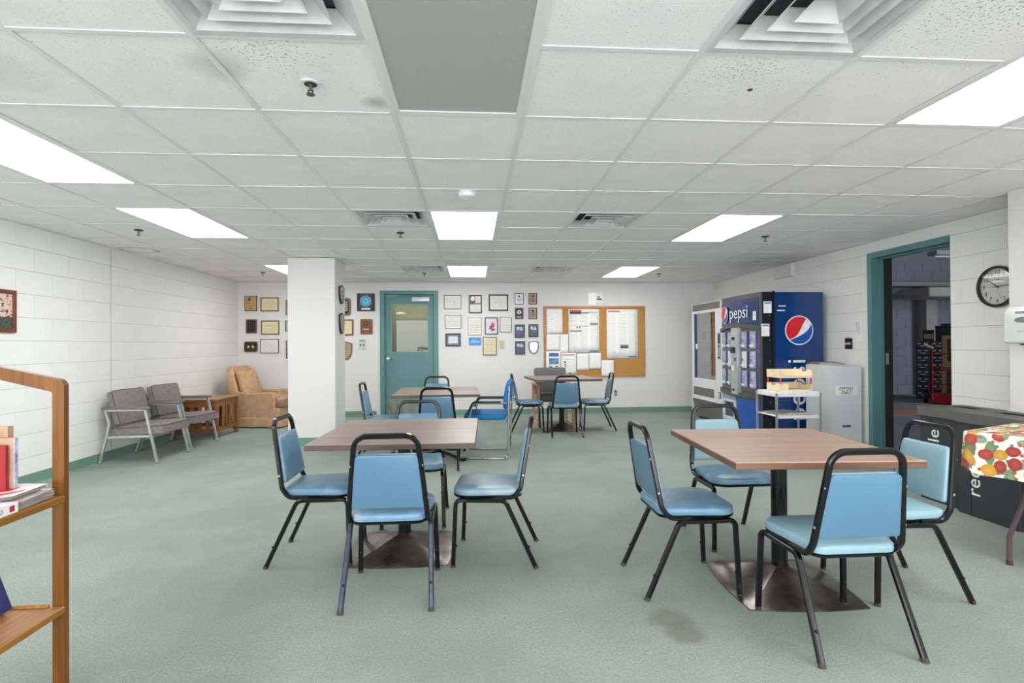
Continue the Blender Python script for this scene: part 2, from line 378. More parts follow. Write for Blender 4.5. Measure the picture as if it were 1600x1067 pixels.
# concrete blocks, one object each
_blk = {}
def block(parent, side, y0, y1, z0, z1):
    key = (side, round(y1-y0, 3), round(z1-z0, 3))
    if key not in _blk:
        g = .0005; gz = .0022; L = (y1-y0)-2*g; H = (z1-z0)-2*gz; d = .0055; c = .0015
        b = bmesh.new(); s = 1 if side == 'L' else -1
        back = [b.verts.new((-s*d, yy, zz)) for yy, zz in ((0,0),(L,0),(L,H),(0,H))]
        mid = [b.verts.new((-s*.0012, yy, zz)) for yy, zz in ((0,0),(L,0),(L,H),(0,H))]
        fr = [b.verts.new((0, yy, zz)) for yy, zz in ((c,c),(L-c,c),(L-c,H-c),(c,H-c))]
        b.faces.new(fr)
        for A, B_ in ((back, mid), (mid, fr)):
            for i in range(4): b.faces.new((A[i], A[(i+1)%4], B_[(i+1)%4], B_[i]))
        bmesh.ops.recalc_face_normals(b, faces=b.faces)
        if (b.faces[0] if False else list(b.faces)[0]).normal.x*s < 0: bmesh.ops.reverse_faces(b, faces=b.faces)
        me = bpy.data.meshes.new('block'); b.to_mesh(me); b.free(); me.materials.append(WHITE); _blk[key] = me
    o = bpy.data.objects.new('block', _blk[key]); COL.objects.link(o); o.parent = parent
    o.location = (XL if side == 'L' else XR, y0+.0005, z0+.0022)
def courses(parent, side, ya, yb, zoff, holes=(), zb=.1):
    BL, CH = .414, .207; z = zoff; k = 0
    while z < 2.35:
        z0, z1 = max(z, .0), min(z+CH, 2.36)
        y = ya - (BL/2 if k % 2 else 0)
        while y < yb:
            y0, y1 = max(y, ya), min(y+BL, yb); segs = [(y0, y1)]
            for (h0, h1, hz) in holes:
                if z0 < hz-.03:
                    ns = []
                    for a, b_ in segs:
                        if b_ <= h0 or a >= h1: ns.append((a, b_))
                        else:
                            if a < h0: ns.append((a, h0))
                            if b_ > h1: ns.append((h1, b_))
                    segs = ns
            for a, b_ in segs:
                if b_-a > .03: block(parent, side, a, b_, z0, z1)
            y += BL
        z += CH; k += 1
Bx('block_face', (XL-.005, YF, 0), (XL, 3.316, 2.36), WHITE, lw)
courses(lw, 'L', 3.316, YB, .038)
Bx('lintel_block', (XR, DY0, DZ), (XR+.005, DY1+.062, 2.36), WHITE, rw)
courses(rw, 'R', PY, YB, -.1, holes=[(DY0-.0, DY1+.06, DZ+.05)])
struct(Bx('trim_1', (XL, 6.205, .1), (XL+.0012, 6.219, ZC), M('caulk_joint', (206,206,202), .7)))

# baseboards: cove strips with a lighter toe
def baseb(name, x0, y0, x1, y1, nx, ny):
    def f(b):
        h, t = .10, .008
        dx, dy = x1-x0, y1-y0; L = math.hypot(dx, dy); ux, uy = dx/L, dy/L
        prof = [(0, 0), (.018, 0), (.012, .004), (t, .012), (t, h-.004), (t-.004, h), (0, h)]
        A = [b.verts.new((x0+nx*p, y0+ny*p, z)) for p, z in prof]; B_ = [b.verts.new((x1+nx*p, y1+ny*p, z)) for p, z in prof]
        n = len(prof); b.faces.new(A); b.faces.new(B_[::-1])
        for i in range(n): b.faces.new((A[i], B_[i], B_[(i+1)%n], A[(i+1)%n]))
    return struct(obj(name, f, TEALB, smooth=0))
baseb('baseboard_left', XL, YF, XL, YB, 1, 0)
baseb('baseboard_back', XL, YB, -1.64, YB, 0, -1)
baseb('baseboard_back', -.52, YB, XR, YB, 0, -1)
baseb('baseboard_right', XR, YB, XR, DY1+.1, -1, 0)
baseb('baseboard_right', XR, DY0, XR, PY, -1, 0)
baseb('baseboard_pier', PX, PY, PX, 1.6, -1, 0)
baseb('baseboard_pillar', -1.675, 6.79, -2.245, 6.79, 0, -1)
baseb('baseboard_pillar', -1.675, 7.30, -1.675, 6.79, 1, 0)

# ---------------------------------------------------------------- ceiling: plenum, grid, tiles
ceil = struct(Bx('ceiling', (XL-.2, YF-.2, 2.50), (XR+.2, YB+.15, 2.60), M('plenum_grey', (120,120,120), .9)))
cols_x = [TX+G*i for i in range(-5, 8)]; rows_y = [TY+G*j for j in range(-7, 12)]
def runner(b, lo, hi): box(b, lo, hi)
for x in cols_x: Bx('main_runner', (x-.0115, YF, ZC), (x+.0115, YB, ZC+.004), GRID, ceil)
TEE_ROWS = rows_y
for nm, lo, hi in (('wall_angle', (XL, YF, ZC), (XL+.02, YB, ZC+.003)), ('wall_angle', (XR-.02, PY, ZC), (XR, YB, ZC+.003)), ('wall_angle', (XL, YB-.02, ZC), (XR, YB, ZC+.003))):
    Bx(nm, lo, hi, GRID, ceil)
LIGHTS = [(-4,0,2,1),(4,-2,2,1),(-4,3,2,1),(0,3,2,1),(4,3,2,1),(-4,8,2,1),(0,8,2,1),(4,8,2,1),(0,-2,2,0),(-4,-4,2,1),(4,-6,2,1),(0,-6,2,1)]
VENTS = [(-1,-2),(2,-2),(-1,3),(2,3),(-1,8),(2,8)]
taken = {(c, r+k) for c, r, n, on in LIGHTS for k in range(n)} | set(VENTS)
for jr, y in zip(range(-7, 12), TEE_ROWS):
    mid = sorted(c for c, r, n, on in LIGHTS if n == 2 and r+1 == jr); x = XL
    for c in mid+[None]:
        xe = TX+G*c if c is not None else XR
        Bx('cross_tee', (x, y-.0115, ZC+.0006), (xe, y+.0115, ZC+.0042), GRID, ceil)
        if c is not None: x = TX+G*(c+1)
_tm = {}
for c in range(-6, 8):
    for r in range(-8, 12):
        if (c, r) in taken: continue
        x0 = max(TX+G*c, XL)+.004; x1 = min(TX+G*(c+1), XR)-.004; y0 = TY+G*r+.004; y1 = min(TY+G*(r+1), YB)-.004
        if x1-x0 < .02: continue
        k = (round(x1-x0, 3), round(y1-y0, 3))
        if k not in _tm:
            b = bmesh.new(); box(b, (0,0,0), (k[0],k[1],.014), .002); me = bpy.data.meshes.new('ceiling_tile'); b.to_mesh(me); b.free(); me.materials.append(TILE); _tm[k] = me
        o = bpy.data.objects.new('ceiling_tile', _tm[k]); COL.objects.link(o); o.parent = ceil; o.location = (x0, y0, ZC+.0045+random.uniform(0, .002))
def lens_mat(name, on):
    if name in MATS: return MATS[name]
    m, nt, bs = base_mat(name); co = coords(nt)
    v = N(nt, 'ShaderNodeTexVoronoi'); nt.links.new(co, v.inputs['Vector']); v.inputs['Scale'].default_value = 110; v.inputs['Randomness'].default_value = 0
    bs.inputs['Base Color'].default_value = srgb(216,216,212) if on else srgb(176,176,174); bs.inputs['Roughness'].default_value = .35
    bump(nt, v.outputs['Distance'], bs, .6, .004)
    if on:
        bs.inputs['Emission Color'].default_value = (1, .985, .955, 1); bs.inputs['Emission Strength'].default_value = PANEL
    MATS[name] = m; return m
LON, LOFF = lens_mat('glowing_prismatic_lens', True), lens_mat('unlit_prismatic_lens', False)
LL = {(-4,0): 'big lit ceiling light at the near left above the bookcase', (4,-2): 'big lit ceiling light nearest the wall clock side, cut by the frame',
 (-4,3): 'lit ceiling light above the lounge chairs, before the pillar', (0,3): 'lit ceiling light just behind the smoke detector', (4,3): 'lit ceiling light nearer the drink machine',
 (-4,8): 'lit ceiling light partly hidden by the white pillar', (0,8): 'far lit ceiling light in the middle, close to the teal door', (4,8): 'far lit ceiling light above the corkboard end near the snack machine',
 (0,-2): 'unlit ceiling light with grey ribbed lens between the large air diffusers', (-4,-4): 'lit ceiling light behind the viewer on the bookcase side', (4,-6): 'lit ceiling light behind the viewer on the pier side', (0,-6): 'lit ceiling light behind the viewer in the middle'}
for c, r, n, on in LIGHTS:
    x0, y0 = TX+G*c, TY+G*r; W, L = G, G*n
    t = thing('ceiling_light', LL[(c, r)], 'light', (x0+W/2, y0+L/2, ZC+.004), 0, 'recessed ceiling lights')
    def fr(b, W=W, L=L):
        hx, hy, q = W/2-.008, L/2-.008, .026
        box(b, (-hx,-hy,-.003), (hx,-hy+q,.012)); box(b, (-hx,hy-q,-.003), (hx,hy,.012)); box(b, (-hx,-hy+q,-.003), (-hx+q,hy-q,.012)); box(b, (hx-q,-hy+q,-.003), (hx,hy-q,.012))
    obj('light_frame', fr, GRID, t)
    Bx('lens', (-W/2+.03,-L/2+.03,.002), (W/2-.03,L/2-.03,.006), LON if on else LOFF, t)
    Bx('light_housing', (-W/2+.02,-L/2+.02,.0125), (W/2-.02,L/2-.02,.10), GRID, t)
VLAB = {(-1,-2): 'large white square air diffuser at the top left of the unlit light', (2,-2): 'large white square air diffuser at the top right of the unlit light',
 (-1,3): 'grey louvred air diffuser left of the light behind the smoke detector', (2,3): 'grey louvred air diffuser right of the light behind the smoke detector',
 (-1,8): 'far small air diffuser above the teal door', (2,8): 'far small air diffuser above the corkboard'}
VENTM = M('dusty_white_diffuser', (214,214,216), .32, .1, var=.08, nscale=7)
VDARK = M('dark_duct_inside', (58,58,66), .8)
for c, r in VENTS:
    x0, y0 = TX+G*c, TY+G*r
    t = thing('air_diffuser', VLAB[(c, r)], 'vent', (x0+G/2, y0+G/2, ZC), 0, 'square ceiling air diffusers')
    def fr(b):
        h, q = G/2-.006, .03
        box(b, (-h,-h,0), (h,-h+q,.006)); box(b, (-h,h-q,0), (h,h,.006)); box(b, (-h,-h+q,0), (-h+q,h-q,.006)); box(b, (h-q,-h+q,0), (h,h-q,.006))
    obj('diffuser_frame', fr, VENTM, t)
    for k, (ho, hi_) in enumerate(((.275,.215),(.205,.15),(.14,.09),(.08,.03))):
        def cone(b, ho=ho, hi_=hi_, k=k):
            zo, zi = .002-.004*k, .055-.006*k
            sec = [(ho, zo), (ho, zo+.004), (hi_, zi+.004), (hi_, zi)]
            rings = [[b.verts.new((sx*q, sy*q, z)) for sx, sy in ((-1,-1),(1,-1),(1,1),(-1,1))] for q, z in sec]
            for i in range(4):
                A, B_ = rings[i], rings[(i+1)%4]
                for j in range(4): b.faces.new((A[j], A[(j+1)%4], B_[(j+1)%4], B_[j]))
        obj('louvre', cone, VENTM, t, smooth=0)
    Bx('duct', (-.29,-.29,.065), (.29,.29,.09), VDARK, t)
# sprinklers and smoke detector
for i, (x, y, lb) in enumerate(((-.66,2.29,'brass sprinkler head in the stained tile near the large diffuser'), (-.68,5.27,'small sprinkler head beyond the grey diffuser left of the centre light'), (-3.08,5.26,'sprinkler head above the lounge chairs by the block wall'),
        (2.99,5.31,'sprinkler head between the right light and the doorway'), (-3.06,8.19,'far sprinkler head above the tan armchair'), (2.9,8.2,'far sprinkler head above the snack machine side'), (-.71,8.21,'far sprinkler head before the teal door'))):
    t = thing('sprinkler_head', lb, 'sprinkler', (x, y, ZC+.002), 0, 'ceiling sprinkler heads')
    obj('escutcheon', lambda b: cyl(b, (0,0,-.004), (0,0,.003), .040, .036, 20), GRID if i == 0 else M('tarnished_metal', (96,90,84), .4, .6), t)
    obj('recess', lambda b: cyl(b, (0,0,-.0055), (0,0,-.003), .026, .026, 16), VDARK, t)
    def sh(b):
        cyl(b, (0,0,-.004), (0,0,-.030), .008, .006, 10); cyl(b, (-.010,0,-.028), (-.005,0,-.045), .003, n=6); cyl(b, (.010,0,-.028), (.005,0,-.045), .003, n=6); cyl(b, (0,0,-.044), (0,0,-.048), .017, .017, 14)
    obj('nozzle', sh, M('tarnished_metal', (96,90,84), .4, .6), t)
t = thing('smoke_detector', 'round white smoke detector on a ceiling tile before the centre light', 'detector', (-.03, 3.86, ZC+.003))
obj('detector_base', lambda b: cyl(b, (0,0,-.012), (0,0,0), .066, .066, 32), GRID, t)
obj('detector_cap', lambda b: loft(b, [(.06*math.cos(a*PI/16), .06*math.sin(a*PI/16)) for a in range(32)][::-1], [(0,-.012), (.003,-.03), (.012,-.037), (.03,-.039)]), M('detector_plastic', (236,236,236), .4), t)
for x, y, rr in ((1.20,2.24,.011),):
    tag(obj('ceiling_hole', lambda b: cyl(b, (x,y,ZC+.0025), (x,y,ZC+.0048), rr, rr, 12), VDARK), 'small dark plugged hole in a tile below the right large diffuser', 'hole')

# ---------------------------------------------------------------- teal door in the back wall
d1 = struct(bpy.data.objects.new('door_1', None)); COL.objects.link(d1)
X0, X1, ZT = -1.57, -.585, 2.165
def dfr(b):
    y0, y1 = YB-.018, YB+.13; q = .075
    box(b, (X0-.005, y0, 0), (X0+q-.005, y1, ZT)); box(b, (X1-q+.005, y0, 0), (X1+.005, y1, ZT)); box(b, (X0+q-.005, y0, ZT-.055), (X1-q+.005, y1, ZT))
obj('door_frame', dfr, TEAL, d1)
def dfs(b):
    q = .07
    box(b, (X0+q, YB+.012, 0), (X0+q+.012, YB+.03, ZT-.055)); box(b, (X1-q-.012, YB+.012, 0), (X1-q, YB+.03, ZT-.055)); box(b, (X0+q, YB+.012, ZT-.067), (X1-q, YB+.03, ZT-.055))
lx0, lx1 = X0+.074, X1-.074
wx0, wz0 = on_back(612, 549.5); wx1, wz1 = on_back(668, 476)
def leaf(b):
    ya, yb = YB+.03, YB+.072
    box(b, (lx0, ya, .012), (wx0, yb, ZT-.06)); box(b, (wx1, ya, .012), (lx1, yb, ZT-.06)); box(b, (wx0, ya, .012), (wx1, yb, wz0)); box(b, (wx0, ya, wz1), (wx1, yb, ZT-.06))
obj('door_leaf', leaf, TEAL, d1)
def wfr(b):
    ya, yb, q = YB+.022, YB+.03, .014
    box(b, (wx0-q, ya, wz0-q), (wx0, yb, wz1+q)); box(b, (wx1, ya, wz0-q), (wx1+q, yb, wz1+q)); box(b, (wx0, ya, wz0-q), (wx1, yb, wz0)); box(b, (wx0, ya, wz1), (wx1, yb, wz1+q))
obj('vision_panel_frame', wfr, M('grey_green_trim', (120,160,150), .4), d1)
Bx('window_glass', (wx0, YB+.048, wz0), (wx1, YB+.053, wz1), glass_mat('door_glass', (236,240,232), .03), d1)
kx, kz = on_back(606, 560)
def knob(b):
    cyl(b, (kx, YB+.03, kz), (kx, YB+.018, kz), .034, n=20); cyl(b, (kx, YB+.02, kz), (kx, YB-.03, kz), .011, n=12)
    sweep(b, fillet([(kx, YB-.03, kz), (kx+.03, YB-.035, kz-.002), (kx+.10, YB-.03, kz-.012)], .02), .011, 10)
obj('door_handle', knob, CHROME, d1)
cx0, cz0 = on_back(643.5, 471.5); cx1, cz1 = on_back(671.5, 464)
def closer(b): box(b, (cx0, YB-.03, cz0), (cx1, YB+.03, cz1), .008, 2)
obj('door_closer', closer, M('silver_closer', (196,200,216), .35, .4), d1)
def arm(b):
    cyl(b, ((cx0+cx1)/2-.02, YB-.012, cz1), ((cx0+cx1)/2-.02, YB-.012, cz1+.035), .018, n=12)
    box(b, (cx0-.24, YB-.02, cz1+.022), ((cx0+cx1)/2, YB-.008, cz1+.034)); box(b, (cx0-.22, YB-.02, cz1+.035), (cx1-.08, YB-.012, cz1+.045))
obj('closer_arm', arm, M('dull_teal_metal', (60,96,100), .4, .3), d1)
obj('kick_plate', lambda b: box(b, (lx0+.02, YB+.026, .05), (lx1-.02, YB+.03, .30), .001), M('scuffed_kick_plate', (138,144,132), .3, .6, var=.15, nscale=9), d1)
# lit vestibule behind it
CREAM = M('cream_block_paint', (222,222,204), .6, var=.02)
v = struct(bpy.data.objects.new('wall_vestibule', None)); COL.objects.link(v)
Bx('wall_panel', (-3.2,11.6,-.05), (1.4,11.8,2.6), CREAM, v); Bx('wall_panel', (-1.95,YB+.15,-.05), (-1.8,11.6,2.6), CREAM, v); Bx('wall_panel', (1.2,YB+.15,-.05), (1.4,11.6,2.6), CREAM, v)
Bx('vestibule_floor', (-3.2,YB+.15,-.1), (1.4,11.6,0), M('tile_floor_grey', (150,150,140), .4), v); Bx('vestibule_ceiling', (-3.2,YB+.15,2.4), (1.4,11.6,2.5), CREAM, v)
for k in range(10):
    for j in range(11):
        x = -1.78+.414*j-(.207 if k % 2 else 0)
        if x < 1.1: Bx('block', (max(x,-1.8)+.003, 11.594, .03+.207*k+.003), (x+.414-.003, 11.6, .03+.207*(k+1)-.003), CREAM, v, .002)
t = thing('vestibule_fill_lamp', 'unseen glowing lamp lighting the vestibule behind the teal door', 'light', (-1.35, 11.3, 2.36))  # unseen lamp put in to light the vestibule
Bx('lamp_tube', (-.3,-.3,-.02), (.9,.0,.0), emit('vestibule_glow', (255,250,235), 3.5), t); Bx('lamp_body', (-.32,-.32,0), (.92,.02,.04), GRID, t)

# ---------------------------------------------------------------- doorway on the right and the storage room
d2 = struct(bpy.data.objects.new('door_2', None)); COL.objects.link(d2)
def dfr2(b):
    q = .055
    box(b, (XR-.016, DY1-.008, 0), (XR+.21, DY1+q, DZ+.0)); box(b, (XR-.016, DY0+.004, DZ-.06), (XR+.21, DY1-.008, DZ))
    box(b, (XR+.07, DY1-.022, 0), (XR+.115, DY1-.008, DZ-.06)); box(b, (XR+.07, DY0+.004, DZ-.076), (XR+.115, DY1, DZ-.06))
    box(b, (XR+.004, DY0-.0, 0), (XR+.21, DY0+.006, DZ))
obj('door_frame', dfr2, TEAL, d2)
Bx('door_seal', (XR+.116, DY1-.034, 0), (XR+.20, DY1-.0, DZ-.06), M('black_seal', (30,26,24), .6), d2)
obj('strike_plate', lambda b: box(b, (XR+.118, DY1-.038, .98), (XR+.15, DY1-.033, 1.10)), STEEL, d2)
SG = M('storage_wall_paint', (150,154,162), .7, var=.04, nscale=2, bmp=.15); SGD = M('storage_ceiling', (132,128,122), .8, var=.05)
s = struct(bpy.data.objects.new('wall_storage', None)); COL.objects.link(s)
SX, SY = 13.0, 11.2
Bx('wall_panel', (XR+.2, SY, -.1), (SX+.2, SY+.2, 3.6), SG, s); Bx('wall_panel', (SX, 2.6, -.1), (SX+.2, SY, 3.6), SG, s); Bx('wall_panel', (XR+.2, 2.4, -.1), (SX+.2, 2.6, 3.6), SG, s)
Bx('wall_panel', (XR+.2, YB+.15, -.1), (XR+.25, SY, 3.6), SG, s); Bx('wall_panel', (XR+.18, 2.6, 2.6), (XR+.2, SY, 3.6), SG, s)
Bx('storage_ceiling', (XR, 2.4, 3.5), (SX+.2, SY+.2, 3.6), SGD, s)
for k in range(14):
    for j in range(13):
        x = 7.2+.414*j-(.207 if k % 2 else 0)
        Bx('block', (x+.004, SY-.006, .08+.207*k+.004), (x+.414-.004, SY, .08+.207*(k+1)-.004), SG, s, .002)
fl = struct(Bx('floor_storage', (XR+.2, 2.4, -.1), (SX+.2, 8.7, 0), M('worn_concrete', (150,152,160), .35, var=.16, nscale=1.6)))
fl2 = struct(Bx('floor_platform', (XR+.2, 8.72, -.1), (SX+.2, SY, .075), M('pale_concrete', (150,148,142), .8, var=.1, nscale=3)))
struct(Bx('trim_2', (XR+.2, 8.69, 0), (SX, 8.72, .078), wood('threshold_wood', (132,84,44), (170,116,70), 0, .5, .5)))
BEAM = M('beam_paint', (176,170,160), .6)
for i, (y, z0, z1, x0) in enumerate(((10.9,2.42,2.50,6.0),)):
    tag(Bx('ceiling_beam', (x0, y, z0), (SX, y+.2, z1), BEAM), 'pale horizontal beam crossing the storage room under its dark ceiling', 'beam')
tag(Bx('duct_box', (9.05, 10.1, 2.12), (12.2, 10.9, 2.32), BEAM, bev=.02), 'pale duct hanging below the beam in the storage room', 'duct')
t = thing('strip_light', 'unlit fluorescent strip light high inside the storage room', 'light', (8.4, 8.8, 2.72))
Bx('lamp_body', (-.45,-.1,0), (1.4,.1,.07), BEAM, t); obj('tube', lambda b: cyl(b, (-.4,0,-.02), (1.35,0,-.02), .018, n=10), GRID, t); Bx('end_bracket', (.0,-.05,.07), (.5,.05,.16), BEAM, t)
tag(Bx('storage_column', (9.75, 10.95, .075), (10.0, SY-.007, 2.41), BEAM), 'pale column on the storage room wall behind the cabinets', 'column')
DRW = M('navy_cabinet_enamel', (34,42,62), .4, .1, var=.1)
A40 = math.radians(-40)
def cabinet(x, y, lab):
    t = thing('card_file_cabinet', lab, 'cabinet', (x, y, .075), A40, 'card file cabinets in the storage room')
    W, D, H = .232, .45, 1.165; Bx('cabinet_body', (0,0,0), (W,D,H), DRW, t, .004)
    for k in range(8):
        z = .02+k*(H-.03)/8; dr = Bx('drawer', (.008,-.016,z+.005), (W-.008,0,z+(H-.03)/8-.005), DRW, t, .003)
        for u in (.03, .135): Bx('card_holder', (u,-.020,z+.085), (u+.06,-.016,z+.118), M('card_label', (186,186,176), .6), dr)
        Bx('drawer_handle', (.07,-.032,z+.045), (.165,-.016,z+.056), STEEL, dr, .002)
cabinet(8.93, 10.30, 'navy multi-drawer card cabinet standing at the left end'); cabinet(8.93+.235*math.cos(A40), 10.30+.235*math.sin(A40), 'navy multi-drawer card cabinet half hidden behind the red hand truck')
DKB = M('black_carton', (26,26,30), .6); KRAFT = M('kraft_board', (168,140,104), .8, var=.06)
for lc, (W, D, H), m_, lb in (((9.10,10.30,1.241),(.17,.30,.22),DKB,'black carton with a tan band on top of the navy cabinets'), ((9.25,10.165,1.241),(.40,.30,.30),DKB,'long black carton at the back on top of the cabinets'),
                       ((9.36,10.15,1.548),(.22,.16,.035),DKB,'flat black tray topmost on the storage room stack')):
    t = thing('carton', lb, 'box', lc, A40); Bx('carton_body', (0,0,0), (W,D,H-.03), m_, t, .003)
    Bx('carton_lid', (-.006,-.006,H-.032), (W+.006,D+.006,H), DKB, t, .003)
    if W == .17: Bx('tan_band', (.01,-.008,.04), (W-.01,-.001,.14), KRAFT, t)
def openbox(x, y, z, W, D, H, lb):
    t = thing('storage_crate', lb, 'crate', (x, y, z), A40)
    def f(b):
        q = .07; box(b, (0,0,0), (W,D,q)); box(b, (0,0,H-q), (W,D,H)); box(b, (0,0,q), (q,D,H-q)); box(b, (W-q,0,q), (W,D,H-q)); box(b, (q,D-.02,q), (W-q,D,H-q))
    obj('crate_body', f, KRAFT, t); Bx('crate_slot', (.16,D-.025,.12), (W-.12,D-.021,H-.12), DKB, t)
openbox(8.88, 9.62, .78, .46, .34, .56, 'upper tan crate with a square opening behind the hand truck')
openbox(8.87, 9.63, .075, .48, .36, .70, 'lower tan crate standing behind the hand truck')
RED = M('red_enamel', (166,24,32), .3, .1, var=.12)
t = thing('hand_truck', 'red two-wheeled hand truck beside the navy cabinets in the storage room', 'hand truck', (8.56, 9.50, .075), -.62)
def ht(b):
    for sx in (0, .36):
        sweep(b, fillet([(sx,0,.08), (sx,.02,.95), (sx-.0,.10,1.12)], .05), .014, 8)
    for z in (.10,.36,.66,.92): sweep(b, [(0,.01,z), (.36,.01,z)], .012, 8)
    sweep(b, fillet([(-.0,-.02,.06), (-.06,.05,.3), (.05,.02,.6), (.18,.01,.62)], .05), .012, 8); sweep(b, fillet([(.36,-.02,.06), (.42,.05,.3), (.31,.02,.6), (.18,.01,.62)], .05), .012, 8)
obj('truck_frame', ht, RED, t)
obj('toe_plate', lambda b: (box(b, (-.03,-.2,.02), (.39,.02,.03)), box(b, (-.03,.0,.02), (.39,.02,.2))), RED, t)
for sx in (-.09, .45):
    wl = obj('wheel', lambda b: cyl(b, (sx-.03,.10,.125), (sx+.03,.10,.125), .125, n=24), M('black_tyre', (20,20,20), .8), t)
    obj('hub', lambda b: cyl(b, (sx-.033,.10,.125), (sx+.033,.10,.125), .05, n=16), STEEL, wl)
for sx in (-.12, .36): obj('grip', lambda b: cyl(b, (sx,.02,1.10), (sx+.14,.02,1.02), .028, n=12), M('ivory_grip', (200,190,170), .5), t)
al = bpy.data.lights.new('storage_fill', 'AREA'); al.energy = 240; al.color = (.80,.88,1); al.size = 2.5; al.shape = 'SQUARE'  # bluish area lamp added out of view to brighten the storage room
ao = bpy.data.objects.new('storage_fill', al); COL.objects.link(ao); ao.location = (12.6, 5.5, 2.2); ao.rotation_euler = (0, math.radians(80), 0)

# ---------------------------------------------------------------- tables
def pedestal_table(name, label, loc, rz, w_, d_, ztop, top, edge, base='pyramid'):
    t = thing(name, label, 'table', loc, rz, 'square pedestal tables')
    hw, hd, th = w_/2, d_/2, .032
    def slab(b): box(b, (-hw,-hd,ztop-.0015), (hw,hd,ztop), .0006)
    tp = Bx('tabletop', (-hw+.001,-hd+.001,ztop-.006), (hw-.001,hd-.001,ztop), top, t, .002)
    Bx('edge_band', (-hw,-hd,ztop-th), (hw,hd,ztop-.003), edge, t, .002)
    Bx('mounting_plate', (-.22,-.03,ztop-th-.012), (.22,.03,ztop-th), BLACKM, t); Bx('mounting_plate', (-.03,-.22,ztop-th-.012), (.03,.22,ztop-th), BLACKM, t)
    obj('column', lambda b: cyl(b, (0,0,.07), (0,0,ztop-th-.01), .038, n=24), BLACKM, t)
    if base == 'pyramid':
        def f(b):
            # square foot plate with bowed edges rising to the column in four facets
            H = .275; o = []
            for k in range(4):
                a = PI/4+PI/2*k; c0 = Vector((math.cos(a), math.sin(a), 0))*H*1.414; c1 = Vector((math.cos(a+PI/2), math.sin(a+PI/2), 0))*H*1.414
                for q in range(6):
                    s_ = q/6; p = c0.lerp(c1, s_); n_ = Vector((math.cos(a+PI/4), math.sin(a+PI/4), 0)); o.append(p+n_*(.022*math.sin(PI*s_)))
            rim0 = [b.verts.new(p) for p in o]; rim1 = [b.verts.new(p+Vector((0,0,.006))) for p in o]
            mid = []
            for p in o:
                L = p.length; ang = math.atan2(p.y, p.x); sq = .24/max(abs(math.cos(ang)), abs(math.sin(ang)))
                mid.append(b.verts.new(Vector((math.cos(ang)*sq, math.sin(ang)*sq, .012))))
            tip = [b.verts.new(Vector((math.cos(math.atan2(p.y, p.x))*.042, math.sin(math.atan2(p.y, p.x))*.042, .098))) for p in o]
            n = len(o)
            for A, B_ in ((rim0, rim1), (rim1, mid), (mid, tip)):
                for i in range(n): b.faces.new((A[i], A[(i+1)%n], B_[(i+1)%n], B_[i]))
            b.faces.new(rim0[::-1]); b.faces.new(tip)
        obj('base_plate', f, M('scuffed_dark_steel', (132,124,120), .28, .85, var=.35, nscale=6), t, smooth=20)
        obj('collar', lambda b: cyl(b, (0,0,.085), (0,0,.10), .043, n=24), M('brassy_collar', (80,62,48), .4, .6), t)
    else:
        for k in range(4):
            a = PI/4+PI/2*k
            def f(b): sweep(b, [(.03,0,.075), (.20,0,.055), (.40,0,.018)], .02, 4, sec=[(-.03,-.018),(.03,-.018),(.024,.016),(-.024,.016)], up=(0,0,1)); bmesh.ops.transform(b, matrix=R(a), verts=b.verts)
            obj('base_foot', f, BLACKM, t, smooth=20)
    return t
pedestal_table('pedestal_table', 'square walnut laminate table nearest the pillar, on a scuffed steel pyramid base', (-.41, 3.295, 0), math.radians(-1.5), .872, .945, .712, TWOOD, TEDGE)
pedestal_table('pedestal_table', 'square tan laminate table in the right foreground on a black column', (1.545, 2.64, 0), math.radians(-3.5), .82, .90, .712, TWOOD2, TEDGE2)
pedestal_table('pedestal_table', 'square walnut table before the teal door, beside the royal blue armchair', (-.375, 5.98, 0), math.radians(1.5), .885, .98, .722, TWOOD, TEDGE, 'cross')
pedestal_table('pedestal_table', 'square walnut table farthest back, below the corkboard', (1.29, 7.78, 0), math.radians(5), .925, .95, .742, TWOOD, TEDGE)

